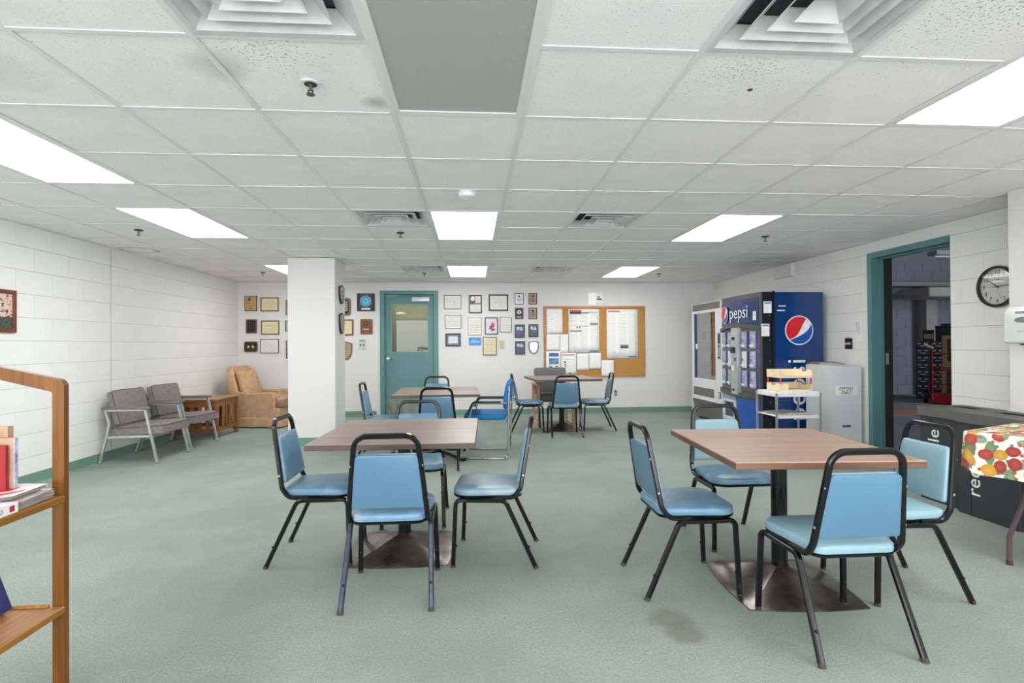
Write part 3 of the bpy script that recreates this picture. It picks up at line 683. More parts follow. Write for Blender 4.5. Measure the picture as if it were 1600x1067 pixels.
# ---------------------------------------------------------------- stacking chairs
def make_chair(label, group):
    t = thing('stacking_chair', label, 'chair', (0,0,0), 0, group)
    fr = .0115; sec = [(-.012,-.007),(-.007,-.0115),(.007,-.0115),(.012,-.007),(.012,.007),(.007,.0115),(-.007,.0115),(-.012,.007)]
    # seat
    so = roundpoly([(-.170,-.150), (.170,-.150), (.208,.235), (-.208,.235)], [.05,.05,.085,.085], 6)
    obj('seat', lambda b: cushion(b, so, .042, .014, .010, T(0,0,.384)), VINB, t)
    obj('seat_pan', lambda b: loft(b, so, [(.006,.373),(.002,.376),(.0,.384),(.004,.386)]), BLACKM, t)
    for s_ in (-1, 1):
        x = .192*s_
        path = fillet([(x+.013*s_,.228,.0), (x+.003*s_,.212,.366), (x,.15,.363), (x,-.06,.363), (x+.013*s_,-.228,0)], [0,.05,0,.045,0], 6)
        iy = [i for i, p in enumerate(path) if abs(p.y-.15) < 1e-4][0]
        fl_ = path[:iy+1]; rest = path[iy:]
        rail = [rest[0], Vector((x,-.03,.363))]; rear = [Vector((x,-.03,.363))]+[p for p in rest[1:]]
        fo = obj('leg', lambda b: sweep(b, fl_, 0, sec=sec), BLACKM, t)
        obj('side_rail', lambda b: sweep(b, rail, 0, sec=sec), BLACKM, t)
        ro = obj('leg', lambda b: sweep(b, rear, 0, sec=sec), BLACKM, t)
        obj('foot_cap', lambda b: cyl(b, (x+.013*s_,.228,0), (x+.0128*s_,.2272,.016), .0145, .0135, 10), RUBBER, fo)
        obj('foot_cap', lambda b: cyl(b, (x+.013*s_,-.228,0), (x+.0125*s_,-.222,.016), .0145, .0135, 10), RUBBER, ro)
        for pr, yy, zz, p_ in ((fo, .222, .115, 0), (ro, -.178, .115, 0)):
            obj('bumper', lambda b: sph(b, (x+.022*s_*0+.008*s_, yy-.012, zz), .0065, u=8, v=6), BLACKM, pr)
    bl = fillet([(-.180,.0,.378), (-.184,-.108,.378), (-.182,-.145,.43), (-.143,-.206,.80), (.143,-.206,.80), (.182,-.145,.43), (.184,-.108,.378), (.180,.0,.378)], [0,.055,.06,.062,.062,.06,.055,0], 7)
    obj('back_frame', lambda b: sweep(b, bl, 0, sec=sec, up=(0,0,1)), BLACKM, t)
    # backrest pad: plane tilted, front face towards +y
    lo, hi = Vector((0,-.143,.455)), Vector((0,-.190,.712)); up_ = (hi-lo).normalized(); h = (hi-lo).length
    nrm = Vector((1,0,0)).cross(up_); nrm = -nrm if nrm.y < 0 else nrm
    mx = Matrix(((1,0,0,0),(0,0,0,0),(0,0,0,0),(0,0,0,1)))
    mx = Matrix([(1, up_.x, nrm.x, lo.x), (0, up_.y, nrm.y, lo.y), (0, up_.z, nrm.z, lo.z), (0,0,0,1)])
    bo = roundpoly([(-.170,0), (.170,0), (.143,h), (-.143,h)], [.012,.012,.02,.02], 4)
    bp = obj('backrest', lambda b: cushion(b, bo, .024, .009, .004, mx @ T(0,0,-.002)), VINB, t)
    obj('back_panel', lambda b: loft(b, bo, [(.006,-.014),(.0015,-.012),(0,-.003),(.002,-.001)], mx), VINR, t, 'smooth flat blue vinyl rear panel')
    for s_ in (-1, 1):
        for zz in (.5, .66):
            xx = .178 if zz < .6 else .157
            obj('screw', lambda b: cyl(b, ((xx+.006)*s_, -.15-(zz-.45)*.19, zz), ((xx+.010)*s_, -.15-(zz-.45)*.19, zz), .006, n=8), STEEL, t)
    return t
GC = 'blue vinyl stacking chairs with black loop frames'
def hd(deg): return math.radians(deg)-PI/2     # heading of the seat front, degrees from +X
c0 = make_chair('blue vinyl stacking chair, bare back to the viewer, at the table nearest the pillar', GC)
c0.location = (-.398, 2.735, 0); c0.rotation_euler = (0,0,hd(90))
L1 = [((-.908,3.268), 0, 'blue stacking chair seen from the side, between pillar and walnut table'), ((.14,3.165), 173, 'blue stacking chair in profile with a worn pale seat, right of the walnut table'),
 ((-.398,3.865), -90, 'blue stacking chair tucked behind the walnut table, facing the viewer'),
 ((1.047,2.725), 0, 'blue stacking chair turned side-on, left of the tan foreground table'),
 ((1.503,2.168), 90, 'pale aqua stacking chair closest to the viewer, its back covering the tan table corner'),
 ((2.093,2.572), 178, 'pale aqua stacking chair between the tan table and the recycling bins'),
 ((1.608,3.30), -90, 'pale stacking chair behind the tan table, before the drink machine'),
 ((-1.015,6.12), 0, 'distant blue stacking chair left of the table before the teal door'),
 ((-.345,5.50), 90, 'distant blue stacking chair with its back to us, at the table before the teal door'),
 ((-.465,7.00), -90, 'blue stacking chair farthest back, loop visible against the teal door'),
 ((.76,7.68), 0, 'distant blue stacking chair behind the royal blue armchair'),
 ((1.235,7.20), 90, 'distant blue stacking chair with its back to us, at the table below the corkboard'),
 ((1.80,7.69), 176, 'distant blue stacking chair facing left, before the wall outlet')]
for i, ((x, y), a, lb) in enumerate(L1):
    c = dup(c0, (x, y, 0), hd(a), lb)
    if i == 1: remat(c, {'seat': VINT})
    if i in (4, 5): remat(c, {'seat': VING, 'backrest': VING})
    if i == 6: remat(c, {'seat': VINB, 'backrest': VING})
for o in [o for o in COL.objects if o.parent == c0 and o.name.startswith('leg')]:
    if sum(v.co.y for v in o.data.vertices) < 0: o.data = o.data.copy(); o.data.materials[0] = BLACKB

# ---------------------------------------------------------------- royal blue cantilever armchair
t = thing('chrome_armchair', 'royal blue padded armchair on a chrome sled frame', 'chair', (.165, 6.02, 0), hd(173))
for s_ in (-1, 1):
    x = .275*s_
    p = fillet([(x,-.235,.60), (x,.13,.60), (x*.98,.27,.012), (x*.98,-.24,.012), (x*.93,-.262,.78)], [0,.05,.04,.05,0], 6)
    sf = obj('side_frame', lambda b: sweep(b, p, .0115, 10), CHROME, t)
    obj('armrest', lambda b: sweep(b, fillet([(x,-.17,.609), (x,.125,.609), (x,.175,.50)], .045), .0145, 10), M('black_arm_sleeve', (40,38,40), .5), t)
obj('crossbar', lambda b: (sweep(b, [(-.255,-.252,.43), (.255,-.252,.43)], .010, 8), sweep(b, [(-.262,.17,.405), (.262,.17,.405)], .010, 8), sweep(b, [(-.262,-.23,.405), (.262,-.23,.405)], .010, 8)), CHROME, t)
so = roundpoly([(-.235,-.22), (.235,-.22), (.245,.235), (-.245,.235)], .06, 5)
obj('seat', lambda b: cushion(b, so, .065, .022, .012, T(0,0,.415)), ROYAL, t)
up_ = Vector((0,-.16,.987)).normalized(); nrm = Vector((0,.987,.16)).normalized(); lo = Vector((0,-.235,.52))
mx = Matrix([(1,up_.x,nrm.x,lo.x),(0,up_.y,nrm.y,lo.y),(0,up_.z,nrm.z,lo.z),(0,0,0,1)])
bo = roundpoly([(-.235,0),(.235,0),(.225,.315),(-.225,.315)], .07, 5)
obj('backrest', lambda b: cushion(b, bo, .055, .02, .012, mx), ROYAL, t)
obj('back_strap', lambda b: sweep(b, fillet([(-.255,-.262,.60), (-.225,-.30,.62), (.225,-.30,.62), (.255,-.262,.60)], .03), .011, 8), CHROME, t)

# ---------------------------------------------------------------- grey chair with sled wooden legs
t = thing('sled_armchair', 'grey fabric armchair with pale wooden sled legs behind the far table', 'chair', (1.235, 8.28, 0), hd(-88))
for s_ in (-1, 1):
    x = .265*s_
    def f(b):
        q = .02
        box(b, (x-q,-.27,0), (x+q,.30,.035), .004); box(b, (x-q,-.27,.035), (x+q,-.23,.60), .004); box(b, (x-q,.26,.035), (x+q,.30,.60), .004); box(b, (x-q-.005,-.29,.60), (x+q+.005,.32,.625), .006)
    obj('side_frame', f, PALEWOOD, t)
obj('seat', lambda b: cushion(b, roundpoly([(-.24,-.24),(.24,-.24),(.24,.27),(-.24,.27)], .05), .10, .03, .02, T(0,0,.36)), GREYFAB, t)
up_ = Vector((0,-.2,.98)).normalized(); nrm = Vector((0,.98,.2)); lo = Vector((0,-.20,.42))
mx = Matrix([(1,up_.x,nrm.x,lo.x),(0,up_.y,nrm.y,lo.y),(0,up_.z,nrm.z,lo.z),(0,0,0,1)])
obj('backrest', lambda b: cushion(b, roundpoly([(-.25,0),(.25,0),(.255,.435),(-.255,.435)], .04), .07, .02, .012, mx), GREYFAB, t)
obj('back_rail', lambda b: box(b, (-.25,-.26,.33), (.25,-.235,.37), .003), PALEWOOD, t)

# ---------------------------------------------------------------- lounge chairs with chrome frames
t = thing('lounge_chair', 'low taupe lounge chair with chrome legs, nearest of two along the block wall', 'chair', (-3.585, 6.25, 0), hd(-3), 'taupe lounge chairs along the block wall')
fs = [(-.011,-.011),(.011,-.011),(.011,.011),(-.011,.011)]
WCH = M('white_chromed_bar', (206,212,210), .2, .7, var=.03)
for s_ in (-1, 1):
    x = .285*s_
    lr = obj('leg', lambda b: sweep(b, [(x,-.30,0), (x,-.225,.27), (x,-.195,.42), (x,-.235,.555)], 0, sec=fs, up=(1,0,0)), WCH, t)
    lf = obj('leg', lambda b: sweep(b, [(x,.30,0), (x,.175,.565)], 0, sec=fs, up=(1,0,0)), WCH, t)
    obj('side_rail', lambda b: (sweep(b, [(x,-.225,.275), (x,.24,.285)], 0, sec=fs, up=(1,0,0)), sweep(b, [(x,-.24,.555), (x,.185,.565)], 0, sec=fs, up=(1,0,0))), WCH, t)
    obj('armrest', lambda b: box(b, (x-.028,-.27,.566), (x+.028,.22,.592), .009, 2), M('grey_arm_pad', (112,106,108), .5), t)
    for yy, l_ in ((-.30, lr), (.30, lf)): obj('foot_cap', lambda b: box(b, (x-.015,yy-.015,0), (x+.015,yy+.015,.014), .003), CHROME, l_)
obj('stretcher', lambda b: (box(b, (-.285,.02,.262), (.285,.045,.274)), box(b, (-.285,-.21,.262), (.285,-.19,.274))), WCH, t)
so = roundpoly([(-.262,-.20), (.262,-.20), (.262,.345), (-.262,.345)], .04, 4)
se = obj('seat', lambda b: cushion(b, so, .095, .014, .018, T(0,0,.285) @ R(.06, 'X')), TAUPE, t)
def piping(b):
    m_ = T(0,0,.285) @ R(.06, 'X')
    pts = [m_ @ Vector((x*1.0, y*1.0, .087)) for x, y in so]; pts.append(pts[0]); sweep(b, pts, .004, 6)
obj('piping', piping, TAUPED, se)
up_ = Vector((0,-.26,.966)).normalized(); nrm = Vector((0,.966,.26)); lo = Vector((0,-.165,.385))
mx = Matrix([(1,up_.x,nrm.x,lo.x),(0,up_.y,nrm.y,lo.y),(0,up_.z,nrm.z,lo.z),(0,0,0,1)])
bo = roundpoly([(-.255,0),(.255,0),(.255,.37),(-.255,.37)], .035, 4)
bk = obj('backrest', lambda b: cushion(b, bo, .075, .014, .014, mx), TAUPE, t)
obj('piping', lambda b: sweep(b, [mx @ Vector((x, y, .065)) for x, y in bo+[bo[0]]], .004, 6), TAUPED, bk)
dup(t, (-3.60, 6.985, 0), hd(-4), 'low taupe lounge chair with chrome legs, beside the end table')

# ---------------------------------------------------------------- mission end table
t = thing('end_table', 'brown oak end table with slatted sides against the block wall', 'table', (-3.635, 7.72, 0))
Bx('tabletop', (-.29,-.335,.505), (.29,.335,.53), MISSIONT, t, .005)
for sx in (-1, 1):
    for sy in (-1, 1): obj('leg', lambda b: box(b, (sx*.262-.024,sy*.305-.024,0), (sx*.262+.024,sy*.305+.024,.505), .004), MISSION, t)
for sx in (-1, 1): Bx('apron', (sx*.262-.011,-.281,.425), (sx*.262+.011,.281,.505), MISSION, t); Bx('lower_rail', (sx*.262-.01,-.281,.09), (sx*.262+.01,.281,.135), MISSION, t)
for sy in (-1, 1): Bx('apron', (-.238,sy*.305-.011,.425), (.238,sy*.305+.011,.505), MISSION, t); Bx('lower_rail', (-.238,sy*.305-.01,.09), (.238,sy*.305+.01,.135), MISSION, t)
for sx in (-1, 1):
    for k in range(3): Bx('slat', (sx*.262-.007,-.13+k*.1,.135), (sx*.262+.007,-.08+k*.1,.425), MISSION, t)
for sy in (-1, 1):
    for k in range(4): Bx('slat', (-.17+k*.1,sy*.305-.007,.135), (-.12+k*.1,sy*.305+.007,.425), MISSION, t)

# ---------------------------------------------------------------- tan armchair
t = thing('upholstered_armchair', 'tan upholstered armchair with a skirted base beside the pillar', 'chair', (-3.20, 8.72, 0), hd(-10))
W = .36
def body(b):
    # side panels with arms
    for s_ in (-1, 1):
        pr = [(-.33,.04),(.33,.04),(.335,.30),(.325,.475),(.30,.52),(.24,.535),(-.10,.52),(-.20,.53),(-.40,.56),(-.36,.3)]
        x0, x1 = (W-.085, W) if s_ > 0 else (-W, -W+.085)
        for dx, k in ((.0, 0),): prism(b, pr, x0, x1, 0)
    box(b, (-W+.07,-.33,.05), (W-.07,.30,.24), .01)
    es = [e for e in b.edges]; bmesh.ops.bevel(b, geom=[e for e in es if len(e.link_faces) == 2 and e.calc_face_angle(0) > 1.0 and e.verts[0].co.z > .2 and e.verts[1].co.z > .2], offset=.018, segments=3, affect='EDGES')
obj('arm_body', body, TAN, t)
def back(b):
    # winged back: swept sections rising and leaning
    secs = [(-.30,.22,.34,.10),(-.335,.40,.345,.115),(-.385,.58,.35,.12),(-.43,.74,.335,.11),(-.465,.86,.29,.09),(-.475,.915,.22,.05)]
    rings = []
    for y, z, hw, th in secs:
        o_ = roundpoly([(-hw,y-th*.2),(-hw*.6,y-th*.62),(hw*.6,y-th*.62),(hw,y-th*.2),(hw,y+th*.9),(hw-.07,y+th*.75),(hw-.10,y+th*.3),(-hw+.10,y+th*.3),(-hw+.07,y+th*.75),(-hw,y+th*.9)], .02, 3)
        rings.append([b.verts.new((p[0], p[1], z)) for p in o_])
    n = len(rings[0])
    for A, B_ in zip(rings, rings[1:]):
        for i in range(n): b.faces.new((A[i], A[(i+1)%n], B_[(i+1)%n], B_[i]))
    b.faces.new(rings[0][::-1]); b.faces.new(rings[-1])
obj('backrest', back, TAN, t, smooth=60)
up_ = Vector((0,-.30,.954)).normalized(); nrm = Vector((0,.954,.30)); lo = Vector((0,-.265,.40))
mx = Matrix([(1,up_.x,nrm.x,lo.x),(0,up_.y,nrm.y,lo.y),(0,up_.z,nrm.z,lo.z),(0,0,0,1)])
obj('back_cushion', lambda b: cushion(b, roundpoly([(-.235,0),(.235,0),(.22,.46),(-.22,.46)], .06), .085, .03, .03, mx), TAN, t)
obj('seat_cushion', lambda b: cushion(b, roundpoly([(-.268,-.24),(.268,-.24),(.268,.33),(.34,.34),(.34,.44),(-.34,.44),(-.34,.34),(-.268,.33)], [.03,.03,.01,.03,.05,.05,.03,.01], 4), .15, .035, .03, T(0,0,.30)), TANC, t)
obj('front_panel', lambda b: box(b, (-W+.005,.29,.04), (W-.005,.40,.30), .02, 2), TAN, t)
def skirt(b):
    o_ = roundpoly([(-W-.006,-.36),(W+.006,-.36),(W+.006,.42),(-W-.006,.42)], .04, 4); n = 80
    P = []
    pts = [Vector((x, y, 0)) for x, y in o_]; per = [0]
    for i in range(len(pts)): per.append(per[-1]+(pts[(i+1)%len(pts)]-pts[i]).length)
    for k in range(n):
        s_ = per[-1]*k/n; i = max(j for j in range(len(pts)) if per[j] <= s_); f = (s_-per[i])/max(1e-6, per[i+1]-per[i]); P.append(pts[i].lerp(pts[(i+1)%len(pts)], f))
    c = Vector((0,.03,0)); R_ = []
    for z, q, wv in ((.155,1.0,0), (.15,1.012,0), (.09,1.015,.004), (.018,1.03,.011)):
        R_.append([b.verts.new(c+(p-c)*q+(p-c).normalized()*wv*math.sin(k*.9)+Vector((0,0,z))) for k, p in enumerate(P)])
    for A, B_ in zip(R_, R_[1:]):
        for i in range(n): b.faces.new((A[i], A[(i+1)%n], B_[(i+1)%n], B_[i]))
    b.faces.new(R_[0])
obj('skirt', skirt, TAN, t, smooth=60)
obj('base', lambda b: cyl(b, (0,.02,0), (0,.02,.06), .25, n=24), BLACKM, t)

# ---------------------------------------------------------------- drink machine (front faces -X)
DBLUE = M('machine_blue', (0,54,116), .25, var=.03, coat=.3); RBLUE = M('bright_panel_blue', (14,82,176), .2, coat=.3)
MBLK = M('machine_black', (14,16,26), .35); DGREY = M('dark_grey_plastic', (84,82,82), .4); SILV = M('silver_panel', (188,196,198), .3, .4)
LBLW = M('white_print', (240,242,245), .4); REDP = M('red_print', (218,30,44), .35); BLUP = M('blue_print', (0,84,176), .35)
t = thing('drink_machine', 'tall dark blue drink machine with a round red and white emblem', 'vending machine', (3.46, 6.80, 0), -PI/2)
HW, DP, HH = .52, .80, 1.835
Bx('cabinet', (-HW,.16,.03), (HW,DP,HH), DBLUE, t, .006)
Bx('door_edge', (-HW,.02,.03), (HW,.158,HH+.004), MBLK, t, .012)
for zz in (.25,.5,.75,1.0,1.25,1.4,1.55,1.72): obj('rivet', lambda b: cyl(b, (HW,.12,zz), (HW+.003,.12,zz), .006, n=8), STEEL, t)
Bx('hinge_strip', (HW,.15,.03), (HW+.006,.185,HH+.01), MBLK, t)
def bow(x, dep=.035): return -dep*(1-(x/HW)**2)
def front_panel(name, x0, x1, z0f, z1f, mat, d0=0.0, th=.03, n=16, par=None):
    def f(b):
        A = []
        for i in range(n+1):
            x = x0+(x1-x0)*i/n; y = bow(x)+.02-d0
            A.append([b.verts.new((x, y, z0f(x))), b.verts.new((x, y, z1f(x))), b.verts.new((x, y+th, z1f(x))), b.verts.new((x, y+th, z0f(x)))])
        for P, Q in zip(A, A[1:]):
            for k in range(4): b.faces.new((P[k], P[(k+1)%4], Q[(k+1)%4], Q[k]))
        b.faces.new(A[0][::-1]); b.faces.new(A[-1])
    return obj(name, f, mat, par or t)
arc = lambda x: 1.395+.055*(1-(x/HW)**2)
low = lambda x: .575-.035*(1-(x/HW)**2)
front_panel('fascia_frame', -HW+.005, HW-.005, lambda x: .06, lambda x: HH, DGREY)
sgn = front_panel('sign_panel', -HW+.035, HW-.05, lambda x: arc(x)+.03, lambda x: HH-.06, DBLUE, .006)
front_panel('hood', -HW+.01, HW-.01, lambda x: arc(x)-.025, lambda x: arc(x)+.02, DGREY, .030, .05)
front_panel('lower_ledge', -HW+.01, HW-.01, lambda x: low(x)-.02, lambda x: low(x)+.04, DGREY, .035, .05)
front_panel('selection_panel', -HW+.03, HW-.04, lambda x: .62, lambda x: 1.375, M('warm_grey_panel', (112,106,104), .45), .004)
front_panel('lower_panel', -.06, HW-.04, lambda x: .07, lambda x: low(x)-.03, RBLUE, .008)
front_panel('lower_panel', -HW+.02, -.06, lambda x: .07, lambda x: low(x)-.03, M('pale_blue_panel', (150,164,196), .25), .008)
lab_m = [M('can_label_a', (186,192,214), .3, var=.2, nscale=30), M('can_label_b', (170,176,208), .3, var=.25, nscale=26), M('can_label_c', (178,192,200), .3, var=.2, nscale=34), M('can_label_d', (228,226,226), .3, var=.05)]
for r_ in range(3):
    for c_, x0 in enumerate((-.455, -.275, .115, .30)):
        z0 = .665+.245*r_; x1 = x0+.145
        m_ = lab_m[3] if (r_, c_) in ((1,1),(1,2)) else lab_m[[2,2,1,0][c_]]
        def f(b, x0=x0, x1=x1, z0=z0):
            A = []
            for i in range(7):
                q = i/6; x = x0+(x1-x0)*q; y = bow(x)+.012-.028*math.sin(PI*min(1, q*1.15))
                A.append([b.verts.new((x, y, z0)), b.verts.new((x, y, z0+.205)), b.verts.new((x, bow(x)+.02, z0+.205)), b.verts.new((x, bow(x)+.02, z0))])
            for P, Q in zip(A, A[1:]):
                for k in range(4): b.faces.new((P[k], P[(k+1)%4], Q[(k+1)%4], Q[k]))
            b.faces.new(A[0][::-1]); b.faces.new(A[-1])
        sb = obj('selection_button', f, m_, t)
        yb_ = bow((x0+x1)/2)-.022
        obj('button_mark', lambda b: cyl(b, (x0+.075,yb_,z0+.10), (x0+.075,yb_-.002,z0+.10), .020, n=14), M('faded_red_print', (186,120,124), .4) if c_ > 1 else M('green_print', (150,184,160), .4), sb)
        Bx('button_mark', (x0+.03,yb_,z0+.02), (x0+.12,yb_+.004,z0+.045), LBLW, sb)
        Bx('button_edge', (x1,bow(x1)-.008,z0-.004), (x1+.010,bow(x1)+.018,z0+.209), M('button_edge_blue', (70,84,150), .4), sb)
cp_ = obj('coin_column', lambda b: (prism(b, [(-.105,-.055),(.075,-.068),(.082,.01),(-.105,.01)], .56, 1.42, 2)), SILV, t, smooth=0)
for lo, hi, m_ in (((-.06,-.072,1.26),(-.0,-.05,1.30),MBLK), ((-.07,-.085,1.09),(.02,-.05,1.17),MBLK), ((-.075,-.068,.98),(-.035,-.05,1.02),STEEL), ((-.08,-.065,.86),(-.02,-.05,.93),LBLW), ((.01,-.08,.99),(.045,-.06,1.03),BLUP), ((-.045,-.075,.60),(-.015,-.055,.63),MBLK)):
    Bx('coin_fitting', lo, hi, m_, cp_, .003)
def emblem(par, mx, r, ext=.0015):
    """white-ringed disc with a red cap, white wave and blue foot"""
    dk = obj('emblem_disc', lambda b: (prism(b, [(r*math.cos(a*PI/24), r*math.sin(a*PI/24)) for a in range(48)], 0, ext, 2), bmesh.ops.transform(b, matrix=mx, verts=b.verts)), LBLW, par, smooth=0)
    q = .93
    def bez(p, n=10): return [tuple(sum(c*pp[k] for c, pp in zip(((1-s)**3, 3*s*(1-s)**2, 3*s*s*(1-s), s**3), p)) for k in (0, 1)) for s in [i/n for i in range(n+1)]]
    a0, a1 = math.radians(221), math.radians(56)
    arc_ = [(q*math.cos(a1+(a0-a1)*i/20), q*math.sin(a1+(a0-a1)*i/20)) for i in range(21)]
    red = arc_ + bez([arc_[-1], (.15,-.42), (.05,.30), arc_[0]])[1:-1]
    b0, b1 = math.radians(224), math.radians(386)
    arb = [(q*math.cos(b0+(b1-b0)*i/20), q*math.sin(b0+(b1-b0)*i/20)) for i in range(21)]
    blue = arb + bez([arb[-1], (.72,-.05), (.15,-.42), arb[0]])[1:-1]
    for nm, o_, m_ in (('emblem_red', red, REDP), ('emblem_blue', blue, BLUP)):
        obj(nm, lambda b: (prism(b, [(x*r, y*r) for x, y in o_], ext, ext*2, 2), bmesh.ops.transform(b, matrix=mx, verts=b.verts)), m_, dk, smooth=0)
    return dk
SIDE = T(HW+.0005,0,0) @ R(PI/2, 'Z') @ R(PI/2, 'X')     # plane facing local +X: u->+Y, v->+Z
emblem(t, T(HW+.001,0,0) @ R(PI/2,'Z') @ R(PI/2,'X') @ T(.49,1.37,0), .178)
lettering('side_lettering', 'pepsi', .34, LBLW, SIDE @ T(.565,.27,0) @ R(PI/2), t, spacing=1.08)
for k, (u, l_) in enumerate(((.235,.09),(.215,.10))): Bx('side_print', (HW,u,1.66-.055*k), (HW+.002,u+l_,1.672-.055*k), LBLW, t)
emblem(t, T(-.345,-.022,1.60) @ R(-.1,'Z') @ FACE, .115)
lettering('front_lettering', 'pepsi', .235, LBLW, T(-.20,-.030,1.54) @ FACE, t, spacing=1.0)
Bx('price_card', (.37,-.010,1.50), (.44,-.004,1.61), LBLW, t); Bx('price_card_mark', (.39,-.012,1.56), (.405,-.009,1.575), REDP, t)
def port(b):
    q = .03; x0, x1, z0, z1 = -.37, -.04, .20, .47
    for lo, hi in (((x0,-.05,z0),(x0+q,.0,z1)),((x1-q,-.05,z0),(x1,.0,z1)),((x0+q,-.05,z1-q),(x1-q,.0,z1)),((x0+q,-.055,z0),(x1-q,.0,z0+.045))): box(b, lo, hi, .006)
obj('dispense_port', port, M('pale_port_plastic', (200,208,214), .35), t)
Bx('port_opening', (-.34,-.022,.24), (-.07,-.008,.44), M('port_inside', (70,78,86), .5), t)
for z0, z1, y0 in ((1.58,1.72,.045),(1.30,1.45,.015)):
    st = Bx('notice_sticker', (HW+.001,y0,z0), (HW+.004,y0+.10,z1), LBLW, t); Bx('sticker_head', (HW+.004,y0+.01,z1-.03), (HW+.005,y0+.09,z1-.01), M('sticker_grey', (150,130,130), .6) , st)
for sx in (-.45,.45): obj('levelling_foot', lambda b: (cyl(b, (sx,.1,0), (sx,.1,.035), .025, n=12), cyl(b, (sx,.7,0), (sx,.7,.035), .025, n=12)), BLACKM, t)

# ---------------------------------------------------------------- snack machine
t = thing('snack_machine', 'white-framed glass-front snack vending machine in the far corner', 'vending machine', (3.655, 8.185, 0), -PI/2)
HW, DP, HH = .60, .60, 1.86
SWH = M('snack_white_metal', (222,224,226), .35, var=.02); SGR = M('snack_grey', (112,108,106), .5)
def carc(b):
    box(b, (-HW,.06,.06), (-HW+.03,DP,HH)); box(b, (HW-.33,.06,.06), (HW,DP,HH)); box(b, (-HW+.03,DP-.03,.06), (HW-.33,DP,HH)); box(b, (-HW+.03,.06,HH-.03), (HW-.33,DP-.03,HH)); box(b, (-HW+.03,.06,.06), (HW-.33,DP-.03,.56))
obj('cabinet', carc, SWH, t)
def door(b):
    box(b, (-HW,0,.34), (-HW+.085,.055,HH), .008); box(b, (.27,0,.34), (HW,.055,HH), .008); box(b, (-HW+.085,0,.34), (.27,.055,.66), .004); box(b, (-HW+.085,0,HH-.16), (.27,.055,HH), .004)
obj('door_frame', door, SWH, t)
Bx('top_trim', (-HW+.06,-.008,HH-.115), (HW-.16,0,HH-.012), SGR, t, .003)
Bx('window_trim', (-HW+.085,.01,.66), (-HW+.095,.05,HH-.16), M('blue_gasket', (60,80,120), .5), t)
Bx('window_glass', (-HW+.09,.03,.66), (.265,.036,HH-.16), glass_mat('dark_reflecting_glass', (214,220,222), .42), t)
Bx('pickup_flap', (-HW+.085,-.008,.39), (.22,0,.52), SGR, t, .003)
Bx('ledge', (-HW,-.014,.325), (HW,.05,.345), SWH, t, .003)
obj('kick_base', lambda b: prism(b, [(.03,.325),(.0,.325),(.05,.035),(.5,.035),(.5,.325)], -HW+.01, HW-.01, 0), SGR, t, smooth=0)
Bx('side_rail', (-HW,-.004,.03), (-HW+.025,.05,.325), SWH, t)
Bx('keypad_panel', (.36,-.006,.98), (.46,0,1.38), M('keypad_grey', (150,156,160), .4), t, .003)
Bx('keypad_display', (.375,-.009,1.22), (.445,-.006,1.36), MBLK, t); Bx('coin_slot', (.38,-.010,1.16), (.41,-.006,1.19), MBLK, t); Bx('bill_slot', (.37,-.012,1.0), (.44,-.006,1.02), MBLK, t)
Bx('coin_return', (.37,-.006,.40), (.46,0,.50), SGR, t, .003); Bx('coin_return_cup', (.385,-.010,.415), (.43,-.006,.485), M('pale_port_plastic', (200,208,214), .35), t)
for k in range(5):
    z = .72+.185*k; sh = Bx('shelf', (-HW+.10,.10,z), (.25,.52,z+.012), M('shelf_grey', (190,194,198), .4), t)
snk = [M('snack_pink', (224,150,140), .35, var=.2), M('snack_gold', (222,176,110), .35, var=.2), M('snack_silver', (190,196,206), .3, var=.2), M('snack_red', (190,66,58), .35, var=.2)]
for k in range(5):
    for j in range(5):
        if random.random() < .35 and j < 4: continue
        x = -.44+.15*j; z = .735+.185*k
        o = obj('snack_bag', lambda b: loft(b, [(x-.05,z),(x+.05,z),(x+.048,z+.13),(x-.048,z+.13)], [(0.02,0),(0,.015),(0,.03),(.02,.045)], T(0,0,0)), snk[(k+j*2) % 4], None)
        o.data.transform(Matrix([(1,0,0,0),(0,0,1,.13),(0,1,0,0),(0,0,0,1)]))
        o.parent = None; tag(o, 'snack bag on a spiral shelf behind the snack machine glass', 'snack', 'snack bags inside the snack machine')
        o.matrix_world = T(3.655, 8.185, 0) @ R(-PI/2)
obj('lock', lambda b: cyl(b, (.52,-.01,.74), (.52,0,.74), .015, n=12), STEEL, t); obj('round_sticker', lambda b: cyl(b, (-.47,.027,1.17), (-.47,.0295,1.17), .045, n=20), LBLW, t)
for sx in (-.5,.5): obj('levelling_foot', lambda b: (cyl(b, (sx,.1,0), (sx,.1,.06), .025, n=12), cyl(b, (sx,.5,0), (sx,.5,.06), .025, n=12)), BLACKM, t)

